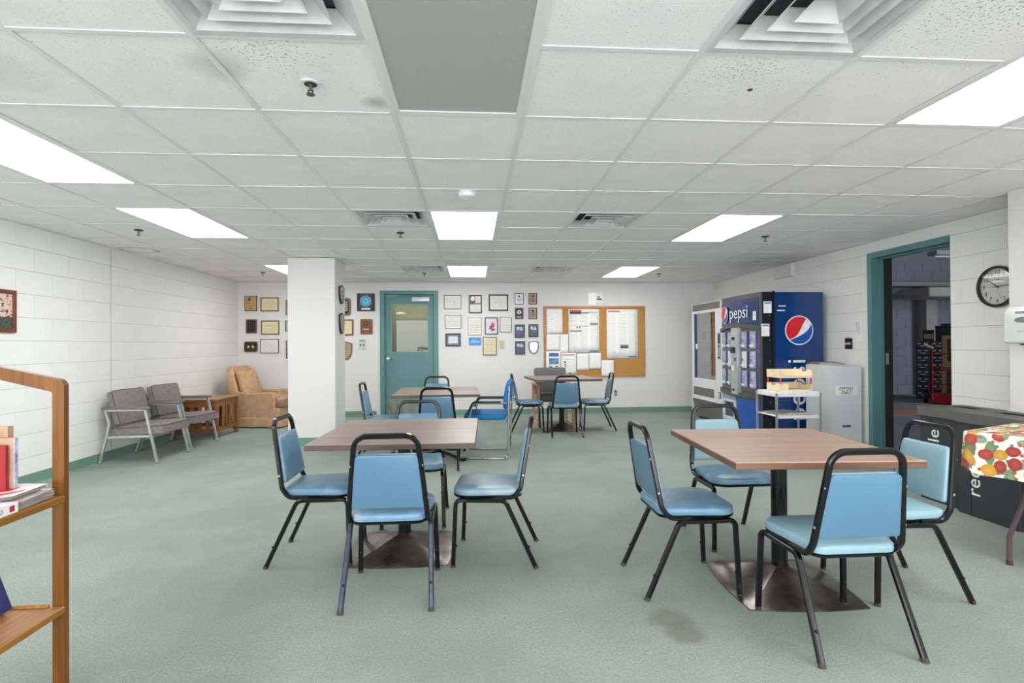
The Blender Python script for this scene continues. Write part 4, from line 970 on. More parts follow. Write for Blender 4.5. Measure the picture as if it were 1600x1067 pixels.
# ---------------------------------------------------------------- cart, letter trays, newspapers
t = thing('utility_cart', 'white two-shelf metal cart beside the drink machine', 'cart', (3.405, 5.63, 0))
CWH = M('cart_white', (234,234,236), .35)
HX, HY = .235, .19
for zt, nm in ((.702, 'top_shelf'), (.455, 'shelf'), (.16, 'shelf')):
    def f(b): box(b, (-HX,-HY,zt-.012), (HX,HY,zt), .004); [box(b, lo, hi, .003) for lo, hi in (((-HX,-HY,zt-.05),(HX,-HY+.008,zt-.01)),((-HX,HY-.008,zt-.05),(HX,HY,zt-.01)),((-HX,-HY,zt-.05),(-HX+.008,HY,zt-.01)),((HX-.008,-HY,zt-.05),(HX,HY,zt-.01)))] if zt > .6 else box(b, (-HX,-HY,zt-.028), (HX,-HY+.006,zt-.012))
    obj(nm, f, CWH, t)
for sx in (-1, 1):
    for sy in (-1, 1):
        lg = obj('leg', lambda b: sweep(b, [(sx*(HX+.004),sy*(HY+.004),.0), (sx*(HX+.004),sy*(HY+.004),.69)], 0, sec=[(-.012,-.004),(.012,-.004),(.012,.004),(-.012,.004)], up=(0,1,0)), STEEL, t)
        obj('brace', lambda b: prism(b, [(sx*(HX+.003),.65),(sx*(HX-.05),.69),(sx*(HX+.003),.69)], sy*(HY+.002), sy*(HY+.006), 1), CWH, lg)
        obj('foot_cap', lambda b: cyl(b, (sx*(HX+.004),sy*(HY+.004),0), (sx*(HX+.004),sy*(HY+.004),.02), .014, n=10), BLACKM, lg)
CREAMP = M('cream_tray_plastic', (238,222,188), .4, var=.02)
def tray(zb, label, loc):
    t2 = thing('letter_tray', label, 'tray', (loc[0], loc[1], zb), 0, 'cream letter trays')
    X_, Y_, H_ = .175, .13, .085; w_ = .006
    def f(b):
        box(b, (-X_,-Y_,0), (X_,Y_,.008)); box(b, (-X_,Y_-w_,.008), (X_,Y_,H_))
        for s_ in (-1, 1):
            o_ = [(-Y_,.008),(Y_,.008),(Y_,H_),(.05,H_),(.04,H_-.022),(-.03,H_-.022),(-.04,H_),(-Y_,H_)]
            prism(b, o_, s_*X_-w_/2, s_*X_+w_/2, 0)
        prism(b, [(-X_,.008),(X_,.008),(X_,.022),(-X_,.022)], -Y_, -Y_+w_, 1)
        for s_ in (-1,1): box(b, (min(s_*X_, s_*(X_-.09)),-Y_,.02), (max(s_*X_, s_*(X_-.09)),-Y_+w_,H_)) if s_ < 0 else None
    obj('tray_body', f, CREAMP, t2, smooth=0); return t2
ta = tray(.703, 'lower cream letter tray on the white cart', (3.405, 5.60)); tb_ = tray(.703+.145, 'upper cream letter tray raised on red posts', (3.405, 5.60))
for sx in (-1, 1):
    for sy in (-1, 1): obj('riser_post', lambda b: cyl(b, (sx*.168,sy*.12,-.062), (sx*.168,sy*.12,.0), .008, n=10), REDP, tb_)
tag(obj('paper_stack', lambda b: [box(b, (-.13+.004*k,-.10+.003*k,.0015*k), (.13+.003*k,.10,.0015*k+.0012), mx=R(.05*math.sin(k*2))) for k in range(7)], M('manila', (226,206,168), .7, var=.1), loc=(3.43,5.60,.713), smooth=0), 'loose manila papers lying in the lower letter tray', 'papers')
NEWS = printed('newspaper_print', (206,204,200), (60,60,64), 26, 4, .45, .8)
for k, (dx, dy, a) in enumerate(((0,0,.1),(.03,-.02,-.15),(-.03,.02,.3))):
    lb = ['newspaper lying lowest on the white cart shelf', 'middle newspaper on the white cart shelf', 'topmost newspaper on the white cart shelf, fanned askew'][k]
    tag(obj('newspaper', lambda b: (prism(b, [(-.17,-.12),(.17,-.12),(.16,.13),(-.16,.13)], 0, .007, 2)), M('newsprint_%s' % 'abc'[k], (150,146,142) if k == 2 else (212,208,202), .8, var=.28, nscale=45), loc=(3.405+dx,5.63+dy,.456+.0072*k), rz=a, smooth=0), lb, 'newspaper', 'newspapers on the cart')

# ---------------------------------------------------------------- tall white carton
t = thing('secure_paper_box', 'tall white cardboard deposit box against the block wall by the doorway', 'box', (4.105, 5.90, 0))
CBW = M('white_cardboard', (214,216,218), .75, var=.015, nscale=3); CBK = M('brown_cardboard_inside', (170,128,100), .8)
def cb(b):
    q = .006; X_, Y_, H_ = .175, .225, .965
    box(b, (-X_,-Y_,0), (X_,-Y_+q,H_)); box(b, (-X_,Y_-q,0), (X_,Y_,H_)); box(b, (-X_,-Y_+q,0), (-X_+q,Y_-q,H_)); box(b, (X_-q,-Y_+q,0), (X_,Y_-q,H_)); box(b, (-X_+q,-Y_+q,0), (X_-q,Y_-q,q))
obj('box_body', cb, CBW, t, smooth=0)
obj('top_flap', lambda b: box(b, (-.17,-.22,0), (.17,-.02,.005), mx=T(0,0,.965) @ R(.05,'X')), CBW, t, smooth=0)
obj('top_flap', lambda b: box(b, (-.17,0,0), (.17,.21,.005), mx=T(0,.01,.968) @ R(.10,'X')), CBK, t, smooth=0)
obj('top_flap', lambda b: box(b, (0,-.2,0), (.14,.2,.004), mx=T(-.178,0,.966) @ R(-.12,'Y')), CBW, t, smooth=0)
nt_ = Bx('notice', (-.125,-.228,.575+.06), (.125,-.226,.70+.045), PAPER, t)
lettering('notice_lettering', 'DEPOSIT', .052, MBLK, T(0,-.2295,.693) @ FACE, nt_, .0005, 'CENTER', 1.05, .8); lettering('notice_lettering', 'ONLY', .052, MBLK, T(0,-.2295,.647) @ FACE, nt_, .0005, 'CENTER', 1.05, .8)
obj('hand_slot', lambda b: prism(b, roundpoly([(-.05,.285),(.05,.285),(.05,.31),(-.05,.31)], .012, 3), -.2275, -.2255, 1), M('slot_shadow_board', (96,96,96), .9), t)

# ---------------------------------------------------------------- recycling bins
BINM = M('charcoal_bin_board', (52,54,58), .5, var=.08, nscale=5); LIDM = M('grey_bin_lid', (94,92,92), .5, var=.06)
def recycle_bin(x, y, w_, lab, rzz=0, word='recycle', zt=.14):
    t = thing('recycling_bin', lab, 'bin', (x, y, 0), -PI/2+rzz, 'charcoal recycling bins'); h_ = .655; d_ = .36
    Bx('bin_body', (-w_/2,0,0), (w_/2,d_,h_), BINM, t, .004)
    def lid(b):
        q = .012; z0, z1 = h_-.01, h_+.055
        box(b, (-w_/2-q,-q,z0), (w_/2+q,.0,z1)); box(b, (-w_/2-q,d_,z0), (w_/2+q,d_+q,z1)); box(b, (-w_/2-q,0,z0), (-w_/2,d_,z1)); box(b, (w_/2,0,z0), (w_/2+q,d_,z1))
        s0, s1 = d_*.52, d_*.80; a = w_/2+q
        box(b, (-a,-q,z1), (a,s0,z1+.006)); box(b, (-a,s1,z1), (a,d_+q,z1+.006)); box(b, (-a,s0,z1), (-a*.6,s1,z1+.006)); box(b, (a*.6,s0,z1), (a,s1,z1+.006))
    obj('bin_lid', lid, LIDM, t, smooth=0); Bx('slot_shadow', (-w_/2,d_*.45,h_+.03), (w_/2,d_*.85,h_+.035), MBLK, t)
    Bx('panel_seam', (-w_/2+.105,-.002,0), (-w_/2+.108,0,h_-.02), MBLK, t)
    lettering('bin_lettering', word, .145, LBLW, T(-w_/2+.175,-.0015,zt) @ FACE @ R(PI/2), t, .0006, spacing=1.02)
    return t
recycle_bin(3.515, 3.855, .335, 'charcoal recycling bin beside the doorway, farther of the pair', zt=.125); recycle_bin(3.475, 3.43, .445, 'charcoal recycling bin behind the fruit-print cloth, nearer of the pair')

# ---------------------------------------------------------------- folding table with fruit cloth
t = thing('folding_table', 'folding table with brown bent tube legs under the fruit-print cloth', 'table', (2.76, 2.86, 0), math.radians(-67))
# local +x runs along the edge towards the viewer's right, +y away behind it
BRN = M('brown_enamel', (108,88,92), .3, .4)
Bx('tabletop', (.01,.01,.685), (1.3,.62,.708), M('fibre_board', (150,110,70), .6), t, .004)
for yy in (.10, .50):
    obj('leg', lambda b: sweep(b, fillet([(.32,yy,.685), (.16,yy,.15), (.16,yy,.0)], .06), .0125, 10), BRN, t)
    obj('foot_cap', lambda b: cyl(b, (.16,yy,0), (.16,yy,.025), .0155, n=12), RUBBER, t)
    obj('leg', lambda b: sweep(b, fillet([(1.12,yy,.685), (1.28,yy,.15), (1.28,yy,.0)], .06), .0125, 10), BRN, t)
obj('leg_brace', lambda b: sweep(b, [(.26,.10,.5), (.26,.50,.5)], .009, 8), BRN, t)
def cloth(b):
    uvl = b.loops.layers.uv.new('uv')
    # perimeter drape: unrolled profile top -> hang, corners rounded, slight folds
    W_, D_, rad = 1.31, .63, .03
    o_ = roundpoly([(0,0),(W_,0),(W_,D_),(0,D_)], rad, 4); pts = [Vector((x, y, 0)) for x, y in o_]
    dense = []
    for i, p in enumerate(pts):
        q = pts[(i+1)%len(pts)]; L = (q-p).length; n = max(1, int(L/.035))
        for k in range(n): dense.append(p.lerp(q, k/n))
    c = Vector((W_/2, D_/2, 0)); rings = []; U = []; per = 0; U = []
    for i, p in enumerate(dense): U.append(per); per += (dense[(i+1)%len(dense)]-p).length
    hang = .235
    for z, off, fold in ((.7145,-.012,0),(.712,0,0),(.70,.004,.0),(.65,.006,.003),(.58,.009,.006),(.711-hang,.012,.010)):
        r_ = []
        for u, p in zip(U, dense):
            d = Vector(((1 if p.x > W_-rad*.6 else -1 if p.x < rad*.6 else 0), (1 if p.y > D_-rad*.6 else -1 if p.y < rad*.6 else 0), 0))
            if d.length: d.normalize()
            zz = z if z > .6 else z + .012*math.sin(u*5) + (.04 if (abs(p.x) < .06 and abs(p.y) < .06) else 0)
            r_.append(b.verts.new(p+d*(off+fold*math.sin(u*26))+Vector((0,0,zz))))
        rings.append(r_)
    n = len(dense); zc = [0,.003,.015,.065,.135,hang]
    for j, (A, B_) in enumerate(zip(rings, rings[1:])):
        for i in range(n):
            f = b.faces.new((A[i], A[(i+1)%n], B_[(i+1)%n], B_[i]))
            for l_, (uu, vv) in zip(f.loops, ((U[i], -zc[j]), (U[i]+(per-U[-1] if i == n-1 else U[(i+1)%n]-U[i]), -zc[j]), (U[i]+(per-U[-1] if i == n-1 else U[(i+1)%n]-U[i]), -zc[j+1]), (U[i], -zc[j+1]))): l_[uvl].uv = (uu, vv)
    f = b.faces.new(rings[0])
    for l_ in f.loops: l_[uvl].uv = (l_.vert.co.x, l_.vert.co.y)
o = obj('tablecloth', cloth, fruit_mat(), None, smooth=60, loc=(2.755, 2.865, .0), rz=math.radians(-67))
tag(o, 'glossy fruit-print cloth with apples and lemons hanging over a table edge', 'tablecloth')

# ---------------------------------------------------------------- bookcase in the near left corner
t = thing('bookcase', 'open honey oak bookcase with rounded end frame at the near left', 'bookcase', (-1.35, 1.90, 0))
# local: front edge of the shelves on x=0, running towards -y; depth towards -x
SD, SL = .34, 1.05
def endframe(b, y0):
    sec = [(-.022,-.011),(-.022,.011),(.022,.011),(.022,-.011)]
    th = .022
    out = roundpoly([(0,0),(0,1.108),(-SD,1.185),(-SD,0)], [0,.028,.028,0], 6); inn = roundpoly([(-.037,0),(-.037,1.070),(-SD+.037,1.138),(-SD+.037,0)], [0,.008,.008,0], 6)
    n = len(out)
    rows = []
    for p_, q_ in ((out, inn),):
        A = [b.verts.new((x, y0, z)) for x, z in p_]; B_ = [b.verts.new((x, y0+th, z)) for x, z in p_]
        C = [b.verts.new((x, y0, z)) for x, z in q_]; D = [b.verts.new((x, y0+th, z)) for x, z in q_]
    # both outlines start bottom right and end bottom left; strip between them
    i0 = min(range(n), key=lambda i: (out[i][1], -out[i][0])); 
    order = [(i0+k) % n for k in range(n)]
    if out[order[1]][1] < .01: order = [order[0]] + order[:0:-1]
    for a, c in zip(order, order[1:]):
        b.faces.new((A[a], A[c], C[c], C[a])); b.faces.new((B_[a], D[a], D[c], B_[c])); b.faces.new((A[a], B_[a], B_[c], A[c])); b.faces.new((C[a], C[c], D[c], D[a]))
    for e in (order[0], order[-1]): b.faces.new((A[e], C[e], D[e], B_[e]))
obj('end_frame', lambda b: endframe(b, 0), OAK, t, smooth=50); obj('end_frame', lambda b: endframe(b, -SL-.022), OAK, t, smooth=50)
for zt in (.727, .362, .06):
    sh = Bx('shelf', (-SD+.01,-SL,zt-.022), (-.008,-.001,zt), OAKX, t, .002)
    Bx('shelf_edge', (-.008,-SL,zt-.024), (.002,.004,zt+.001), OAKE, sh, .004)
    Bx('shelf_lip', (-SD+.01,-.012,zt), (-.043,-.001,zt+.010), OAKX, sh, .002)
def book(lab, loc, size, cover, pages, rot=(0,0,0), grp=None, extra=None):
    """size = (thickness, depth, height) standing, spine towards -y"""
    a, d, h = size; t_ = thing('book', lab, 'book', loc, 0, grp); t_.rotation_euler = rot
    def f(b): box(b, (0,0,0), (.002,d,h)); box(b, (a-.002,0,0), (a,d,h)); box(b, (.002,0,0), (a-.002,.002,h))
    obj('cover', f, cover, t_, smooth=0); Bx('page_block', (.002,.002,.003), (a-.002,d-.004,h-.003), pages, t_)
    if extra: extra(t_, a, d, h)
    return t_
PAGES = M('yellowed_pages', (226,204,182), .85, var=.08, nscale=60); WPAGE = M('white_pages', (234,230,226), .8, var=.05)
BC1 = M('red_cover', (150,26,36), .5); BC2 = M('tan_cover', (182,150,124), .6, var=.1); BC3 = M('navy_cover', (48,44,104), .4, var=.1); BC4 = M('dark_picture_cover', (50,42,52), .4, var=.5, nscale=25); BC5 = M('white_cover', (234,234,236), .4, var=.02)
x0b, y0b = -1.35, 1.90
# standing books at the back of the upper shelf
def redpatch(t_, a, d, h): Bx('cover_print', (a,.055,.02), (a+.0008,d-.01,h-.03), BC1, t_)
ZR = math.radians(-90)
book('tall tan book with a frayed grey top at the back of the upper shelf', (-1.655, 1.850, .728), (.022,.150,.238), BC2, PAGES, (0,0,PI/2), None, None).location = (-1.475, 1.838, .728)
book('tan pulp-paged book with a lilac spine standing frontmost on the upper shelf', (-1.437, 1.812, .728), (.013,.125,.205), BC2, PAGES, (0,0,PI/2), None, lambda t_, a, d, h: Bx('spine_strip', (0,-.003,0), (a,-.0002,h), M('lilac_cover', (186,186,214), .4, var=.3, nscale=50), t_))
book('red-covered book standing before the tan ones on the upper shelf', (-1.448, 1.796, .728), (.010,.13,.185), BC1, PAGES, (0,0,PI/2))
# slumped magazines
MAG = [('white magazine lying lowest on the upper shelf', (236,232,230), -1.50, 1.70, .25), ('cream magazine with curling pages on the upper shelf', (230,222,214), -1.475, 1.71, -.1), ('pale pink magazine in the middle of the slumped pile', (228,212,206), -1.49, 1.68, .35),
       ('magazine with bent open pages in the slumped pile', (222,218,216), -1.47, 1.72, .05), ('red and white magazine on top of the slumped pile', (232,226,222), -1.50, 1.69, .2)]
for k, (lb, rgb, x, y, a) in enumerate(MAG):
    t_ = thing('magazine', lb, 'magazine', (-1.458+.007*(k % 3)-.004*k, 1.803-.004*k, .7290+.0088*k), a*.35, 'magazines slumped on the upper shelf')
    MX, MY = .095, .078
    def S(x_, y_, k=k): return .007*math.sin(PI*(x_+MX)/(2*MX))*(y_+MY)/(2*MY) + (.004+.002*k)*max(0, x_/MX)**2*(1 if k % 2 else .3)
    def sheet(dz, q, S=S): return lambda u, v: (-MX+2*MX*u*(1-q), -MY+2*MY*v, S(-MX+2*MX*u, -MY+2*MY*v)+dz)
    obj('pages', lambda b: [grid_surface(b, sheet(.0012*q, .02*q), 8, 6) for q in range(5)], WPAGE if k < 4 else PAPER, t_)
    obj('magazine_cover', lambda b: grid_surface(b, sheet(.0066, 0), 8, 6), M('mag_cover_%s' % 'abcde'[k], rgb, .35, var=.12, nscale=16), t_)
    if k == 4:
        obj('red_band', lambda b: grid_surface(b, lambda u, v: (-.09+.13*u, -.055+.045*v+.05*u, S(-.09+.13*u, -.055+.045*v+.05*u)+.0074), 8, 3), REDP, t_)
        obj('red_band', lambda b: grid_surface(b, lambda u, v: (-.01+.09*u, -.072+.02*v+.06*u*u, S(-.01+.09*u, -.072+.02*v+.06*u*u)+.0076), 8, 3), REDP, t_)
def spine_text(t_, a, d, h):
    lettering('spine_lettering', 'GAND  ZAND', .017, M('grey_print', (110,110,116), .5), T(.012,-.0006,.115) @ FACE @ R(-PI/2) @ T(-.06,-.004,0) , t_, .0003)
    Bx('spine_mark', (.006,-.0012,h-.03), (a-.012,0,h-.012), M('crimson_mark', (178,44,66), .5), t_)
bk_ = thing('book', 'thick white paperback lying with its spine out at the shelf edge', 'book', (-1.353, 1.665, .728), math.radians(2))
Bx('cover', (-.16,-.17,0), (0,.06,.0015), BC5, bk_); Bx('cover', (-.16,-.17,.028), (0,.06,.0295), BC5, bk_); Bx('cover', (-.0015,-.17,.0015), (0,.06,.028), BC5, bk_); Bx('page_block', (-.158,-.168,.0015), (-.002,.058,.028), WPAGE, bk_)
lettering('spine_lettering', 'GAND ZAND', .019, M('grey_print', (110,110,116), .5), T(.0006,-.11,.008) @ R(PI/2,'Z') @ R(PI/2,'X'), bk_, .0003)
Bx('spine_mark', (0,.028,.006), (.0008,.046,.023), M('crimson_mark', (178,44,66), .5), bk_)
# leaning books on the lower shelf
for k, (lb, m_, x, y, th) in enumerate((('navy book leaning at the right end of the lower shelf row', BC3, -1.505, 1.74, .028), ('dark picture book leaning behind the navy one', BC4, -1.545, 1.70, .030), ('black hardback leaning farthest along the lower shelf', BC4, -1.585, 1.66, .03))):
    def ex(t_, a, d, h):
        Bx('spine_panel', (.003,-.001,.012), (a-.003,0,.035), PAGES, t_); Bx('spine_panel', (.004,-.001,h*.55), (a-.004,0,h*.8), LBLW if k == 0 else REDP, t_)
    book(lb, (x, y, .366), (th,.13,.205), m_, PAGES, (0, math.radians(-19), math.radians(4)), 'books leaning on the lower shelf', ex)

# ---------------------------------------------------------------- framed things on the back wall
FB = M('black_frame', (34,32,34), .35); FDG = M('dark_wood_frame', (66,52,46), .4); FW = wood('plaque_walnut', (92,58,38), (134,88,58), 2, 1, .35); FG = M('antique_gold', (168,140,88), .35, .3); FLW = wood('light_frame_wood', (176,140,96), (206,172,128), 2, 1, .4)
CREAMS = printed('cream_certificate', (226,214,178), (120,104,84), 9, 1, .5, .5); WHITES = printed('white_certificate', (226,226,222), (110,110,112), 10, 1, .5, .5); BRASS = M('brass_plate', (196,160,110), .3, .5, var=.12)
TANP = printed('tan_plate', (176,156,136), (90,80,74), 9, 1, .45, .6); NAVYP = M('navy_photo', (42,48,92), .3, var=.5, nscale=18); PHOTO = M('pale_photo', (190,196,214), .3, var=.35, nscale=26)
def framed(px0, py0, px1, py1, fw, frame, art, lab, cat='certificate', name='framed_certificate', mat=None, matw=0, extra=None, group='framed awards on the back wall'):
    x0, z1 = on_back(px0, py0); x1, z0 = on_back(px1, py1); W_, H_ = x1-x0, z1-z0
    t_ = thing(name, lab, cat, ((x0+x1)/2, YB-.001, (z0+z1)/2), 0, group); hw, hh = W_/2, H_/2
    def f(b):
        box(b, (-hw,-.018,-hh), (-hw+fw,0,hh), .003); box(b, (hw-fw,-.018,-hh), (hw,0,hh), .003); box(b, (-hw+fw,-.018,hh-fw), (hw-fw,0,hh), .003); box(b, (-hw+fw,-.018,-hh), (hw-fw,0,-hh+fw), .003)
    obj('frame', f, frame, t_)
    if mat: Bx('mat_board', (-hw+fw,-.010,-hh+fw), (hw-fw,-.004,hh-fw), mat, t_); Bx('sheet', (-hw+fw+matw,-.0125,-hh+fw+matw), (hw-fw-matw,-.010,hh-fw-matw), art, t_)
    else: Bx('sheet', (-hw+fw,-.010,-hh+fw), (hw-fw,-.004,hh-fw), art, t_)
    if extra: extra(t_, hw, hh)
    return t_
def plaque(px0, py0, px1, py1, board, plate, lab, extra=None, marg=.02, shape=None, cat='plaque', group='award plaques on the back wall'):
    x0, z1 = on_back(px0, py0); x1, z0 = on_back(px1, py1); hw, hh = (x1-x0)/2, (z1-z0)/2
    t_ = thing('plaque', lab, cat, ((x0+x1)/2, YB-.001, (z0+z1)/2), 0, group)
    o_ = shape(hw, hh) if shape else roundpoly([(-hw,-hh),(hw,-hh),(hw,hh),(-hw,hh)], .006, 2)
    obj('plaque_board', lambda b: prism(b, o_, -.02, 0, 1), board, t_, smooth=30)
    if plate is not None:
        k = 1-marg/hw; k2 = 1-marg/hh
        obj('plate', lambda b: prism(b, [(x*k, z*k2) for x, z in o_], -.023, -.02, 1), plate, t_, smooth=30)
    if extra: extra(t_, hw, hh)
    return t_
def disc(t_, x, z, r, m_, y=-.024, n=20, nm='medallion'): return obj(nm, lambda b: cyl(b, (x,y,z), (x,y-.003,z), r, n=n), m_, t_)
def pl(t_, x0, z0, x1, z1, m_, y=-.0245, nm='print_panel'): return Bx(nm, (x0,y,z0), (x1,y+.002,z1), m_, t_)
SHIELD = lambda hw, hh: [(-hw,hh*.80),(-hw*.72,hh*.84),(0,hh),(hw*.72,hh*.84),(hw,hh*.80)]+[(hw*math.cos(a), hh*.1-hh*1.1*math.sin(a)) for a in [PI/2*k/8 for k in range(0, 9)]][0:8]+[(0,-hh)]+[(-hw*math.cos(a), hh*.1-hh*1.1*math.sin(a)) for a in [PI/2*k/8 for k in range(7, -1, -1)]]
INK = M('ink_black', (30,28,32), .5); LBLU = M('medallion_blue', (76,160,206), .3, var=.1); SILVP = M('silver_plate', (186,190,196), .25, .5, var=.25, nscale=30); GOLDB = M('gold_button', (214,180,90), .25, .7)
# left of the pillar
plaque(382.8,462,402,486, FB, BRASS, 'brass award plaque, top left over the tan armchair', lambda t_, a, h: (disc(t_, -.02, h*.5, .022, FDG), pl(t_, -a*.5, -h*.05, a*.5, 0, FDG), pl(t_, -a*.4, -h*.35, a*.4, -h*.3, FDG), pl(t_, -a*.4, -h*.65, a*.4, -h*.6, FDG)), .010)
framed(407,464.5,436,486.7, .012, FG, CREAMS, 'gold-framed cream certificate, top row over the tan armchair', mat=FDG, matw=.010)
plaque(447,469,461,492, FDG, BRASS, 'brown plaque partly hidden by the pillar, top row', None, .012)
plaque(385,499,402,520.8, FW, INK, 'small walnut plaque with a black plate, middle row by the wall corner', None, .018)
framed(408,500.7,437,523, .012, FG, CREAMS, 'gold-framed cream certificate, middle row over the tan armchair', mat=FDG, matw=.010)
framed(446,501,462,517.7, .010, FDG, M('mint_sheet', (130,190,160), .5), 'green certificate partly hidden by the pillar')
plaque(382,533.5,403,550, FW, INK, 'walnut plaque with two gold buttons, lowest in the corner', lambda t_, a, h: (disc(t_, -a*.35, 0, .022, GOLDB), disc(t_, a*.35, 0, .022, GOLDB)), .016, lambda a, h: roundpoly([(-a,-h),(a,-h),(a,h),(-a,h)], .03, 4))
framed(407,530,436,551.7, .010, FB, WHITES, 'black-framed white certificate just above the tan armchair')
framed(447,531.7,461,560, .016, FW, PHOTO, 'brown-framed photograph partly hidden by the pillar, lowest row', 'picture', 'framed_photograph')
# right of the pillar
plaque(529,465,548.4,493, FW, INK, 'rounded walnut plaque with black plate emerging from behind the pillar', lambda t_, a, h: [pl(t_, -a*.5, h*(.45-.22*k), a*.5, h*(.52-.22*k), PAPER) for k in range(5)], .026, lambda a, h: roundpoly([(-a,-h),(a,-h),(a,h),(-a,h)], .055, 5))
plaque(558,458.5,585.8,486, FB, INK, 'black square plaque with a bright blue round medallion near the teal door', lambda t_, a, h: (pl(t_, -a*.62,-h*.62,a*.62,h*.86,FG,-.0235), pl(t_, -a*.6,-h*.6,a*.6,h*.84,INK,-.0245), disc(t_, 0, h*.12, .098, LBLU, -.026, 28), disc(t_, 0, h*.12, .045, M('pale_blue_ring', (170,214,236), .3), -.029, 20), disc(t_, 0, h*.12, .034, LBLU, -.031, 20), pl(t_, -a*.5,-h*.85,a*.5,-h*.68,PAPER)), .012)
framed(527,499,552.5,524, .026, FW, CREAMS, 'brown-framed cream certificate beside the pillar')
plaque(563.5,498.7,582,521.8, FW, None, 'walnut plaque with a small black seal beside the teal door', lambda t_, a, h: (disc(t_, 0, h*.42, .038, INK, -.021), disc(t_, 0, h*.42, .026, FW, -.0235), pl(t_, -a*.55,-h*.42,a*.5,-h*.30,GOLDB)))
plaque(531,533.5,550.5,562, FW, TANP, 'shield-shaped award beside the pillar', None, .02, SHIELD)
x0, z1 = on_back(561,532.5); x1, z0 = on_back(571,546)
t = thing('light_switch', 'switch plate with a green tag above it, left of the teal door', 'switch', ((x0+x1)/2, YB, (z0+z1)/2))
Bx('switch_plate', (-.055,-.006,-.075), (.055,0,.06), STEEL, t, .002); Bx('green_tag', (-.05,-.007,.06), (.05,0,.10), M('mint_sheet', (130,190,160), .5), t)
for sx in (-.025,.025): Bx('toggle', (sx-.008,-.018,-.02), (sx+.008,-.006,.02), FDG, t)
# right of the teal door
F = framed
F(693.8,461,720.8,482.8, .008, FB, WHITES, 'thin black-framed white certificate, top beside the teal door')
F(695.3,492.3,720.8,513.3, .008, FB, WHITES, 'thin black-framed white certificate, middle beside the teal door')
F(696,520.8,720,541, .024, FB, WHITES, 'dark-framed certificate with a blue border, lowest beside the teal door', mat=M('slate_blue_mat', (110,130,170), .5, var=.2), matw=.03)
def three(t_, a, h): disc(t_, -a*.38, h*.62, .034, GOLDB, -.012); pl(t_, -a*.7, h*.05, -a*.1, h*.88, FDG, -.0115); disc(t_, -a*.4, h*.55, .034, PAPER, -.013); pl(t_, .0, h*.12, a*.8, h*.86, WHITES, -.0125); pl(t_, -a*.82, -h*.85, a*.82, -h*.05, WHITES, -.0125)
F(732.4,461,752.8,489.4, .010, FB, M('grey_backing', (120,112,108), .5), 'three-panel award frame with a white medal in its corner', extra=three)
F(731,496,752.6,523.4, .009, FLW, WHITES, 'pale wood frame around a nearly blank white sheet')
x0, z1 = on_back(732.6,527.4); x1, z0 = on_back(751.6,539.7)
t = thing('blue_sign', 'bright blue notice without a frame among the awards', 'sign', ((x0+x1)/2, YB, (z0+z1)/2)); a, h = (x1-x0)/2, (z1-z0)/2
Bx('sign_board', (-a,-.004,-h), (a,0,h), M('sign_blue', (52,134,212), .35, var=.15, nscale=9), t); pl(t, -a*.75, -.02, a*.75, .015, M('sign_light_blue', (130,190,236), .4), -.006); pl(t, -a*.6, h*.4, a*.3, h*.6, M('sign_light_blue', (130,190,236), .4), -.006)
F(763.5,460,794,485.7, .02, FB, WHITES, 'wide black frame with a white certificate, top of the award group', mat=M('grey_mat', (168,166,160), .6), matw=.006)
def flame(t_, a, h):
    for k, (sx, w_) in enumerate(((0,.8),(.25,.6),(.5,.45))):
        o_ = [(-a*.4+a*sx,-h*.15),(-a*.1+a*sx*.8,-h*.3),(a*.3+a*sx*.4,h*.0),(a*.1+a*sx*.6,h*.6-h*.1*k),(a*.05+a*sx*.5,h*.15),(-a*.15+a*sx*.6,h*.05)]
        obj('flame_print', lambda b: prism(b, o_, -.0135-.0005*k, -.012, 1), REDP if k % 2 == 0 else M('dark_red_print', (150,36,50), .5), t_)
    obj('blue_print', lambda b: prism(b, [(-a*.5,-h*.35),(a*.55,-h*.55),(a*.6,-h*.45),(-a*.1,-h*.25)], -.0135, -.012, 1), NAVYP, t_); obj('blue_print', lambda b: prism(b, [(-a*.1,-h*.6),(a*.5,-h*.25),(a*.55,-h*.32),(a*.05,-h*.68)], -.0145, -.0135, 1), NAVYP, t_); pl(t_, -a*.25,-h*.86,a*.25,-h*.75,PAPER,-.013)
F(757.4,496,778,522.4, .016, FB, M('pale_lilac_sheet', (214,214,228), .5), 'dark-framed print of a red flame over blue strokes', 'picture', 'framed_print', extra=flame)
F(781,495.4,799.6,519, .008, FB, WHITES, 'thin black-framed letter beside the flame print')
F(754.3,526.3,776,554.8, .012, FDG, CREAMS, 'dark-framed cream sheet hanging lowest, beside the thermostat')
x0, z1 = on_back(779,530); x1, z0 = on_back(788.7,546)
t = thing('thermostat', 'ivory thermostat on the wall beside the lowest cream sheet', 'thermostat', ((x0+x1)/2, YB, (z0+z1)/2))
Bx('wall_plate', (-.055,-.008,-.09), (.055,0,.09), M('ivory_plastic', (216,212,196), .4), t, .004); Bx('thermostat_cover', (-.03,-.03,-.06), (.03,-.008,.06), M('beige_plastic', (190,184,164), .4), t, .006)
def lines(t_, a, h): disc(t_, 0, h*.45, .018, INK); [pl(t_, -a*.5, h*(.1-.2*k), a*.5, h*(.16-.2*k), INK) for k in range(4)]
WPL = M('silver_white_plate', (222,222,224), .3, .1)
plaque(804.2,458.3,817.8,475.8, FB, WPL, 'silver plaque with black rim, top of the small plaque column', lines, .010)
plaque(825.8,458.3,839,475.8, FB, TANP, 'bronze-toned plaque, topmost next to the corkboard', lines, .012)
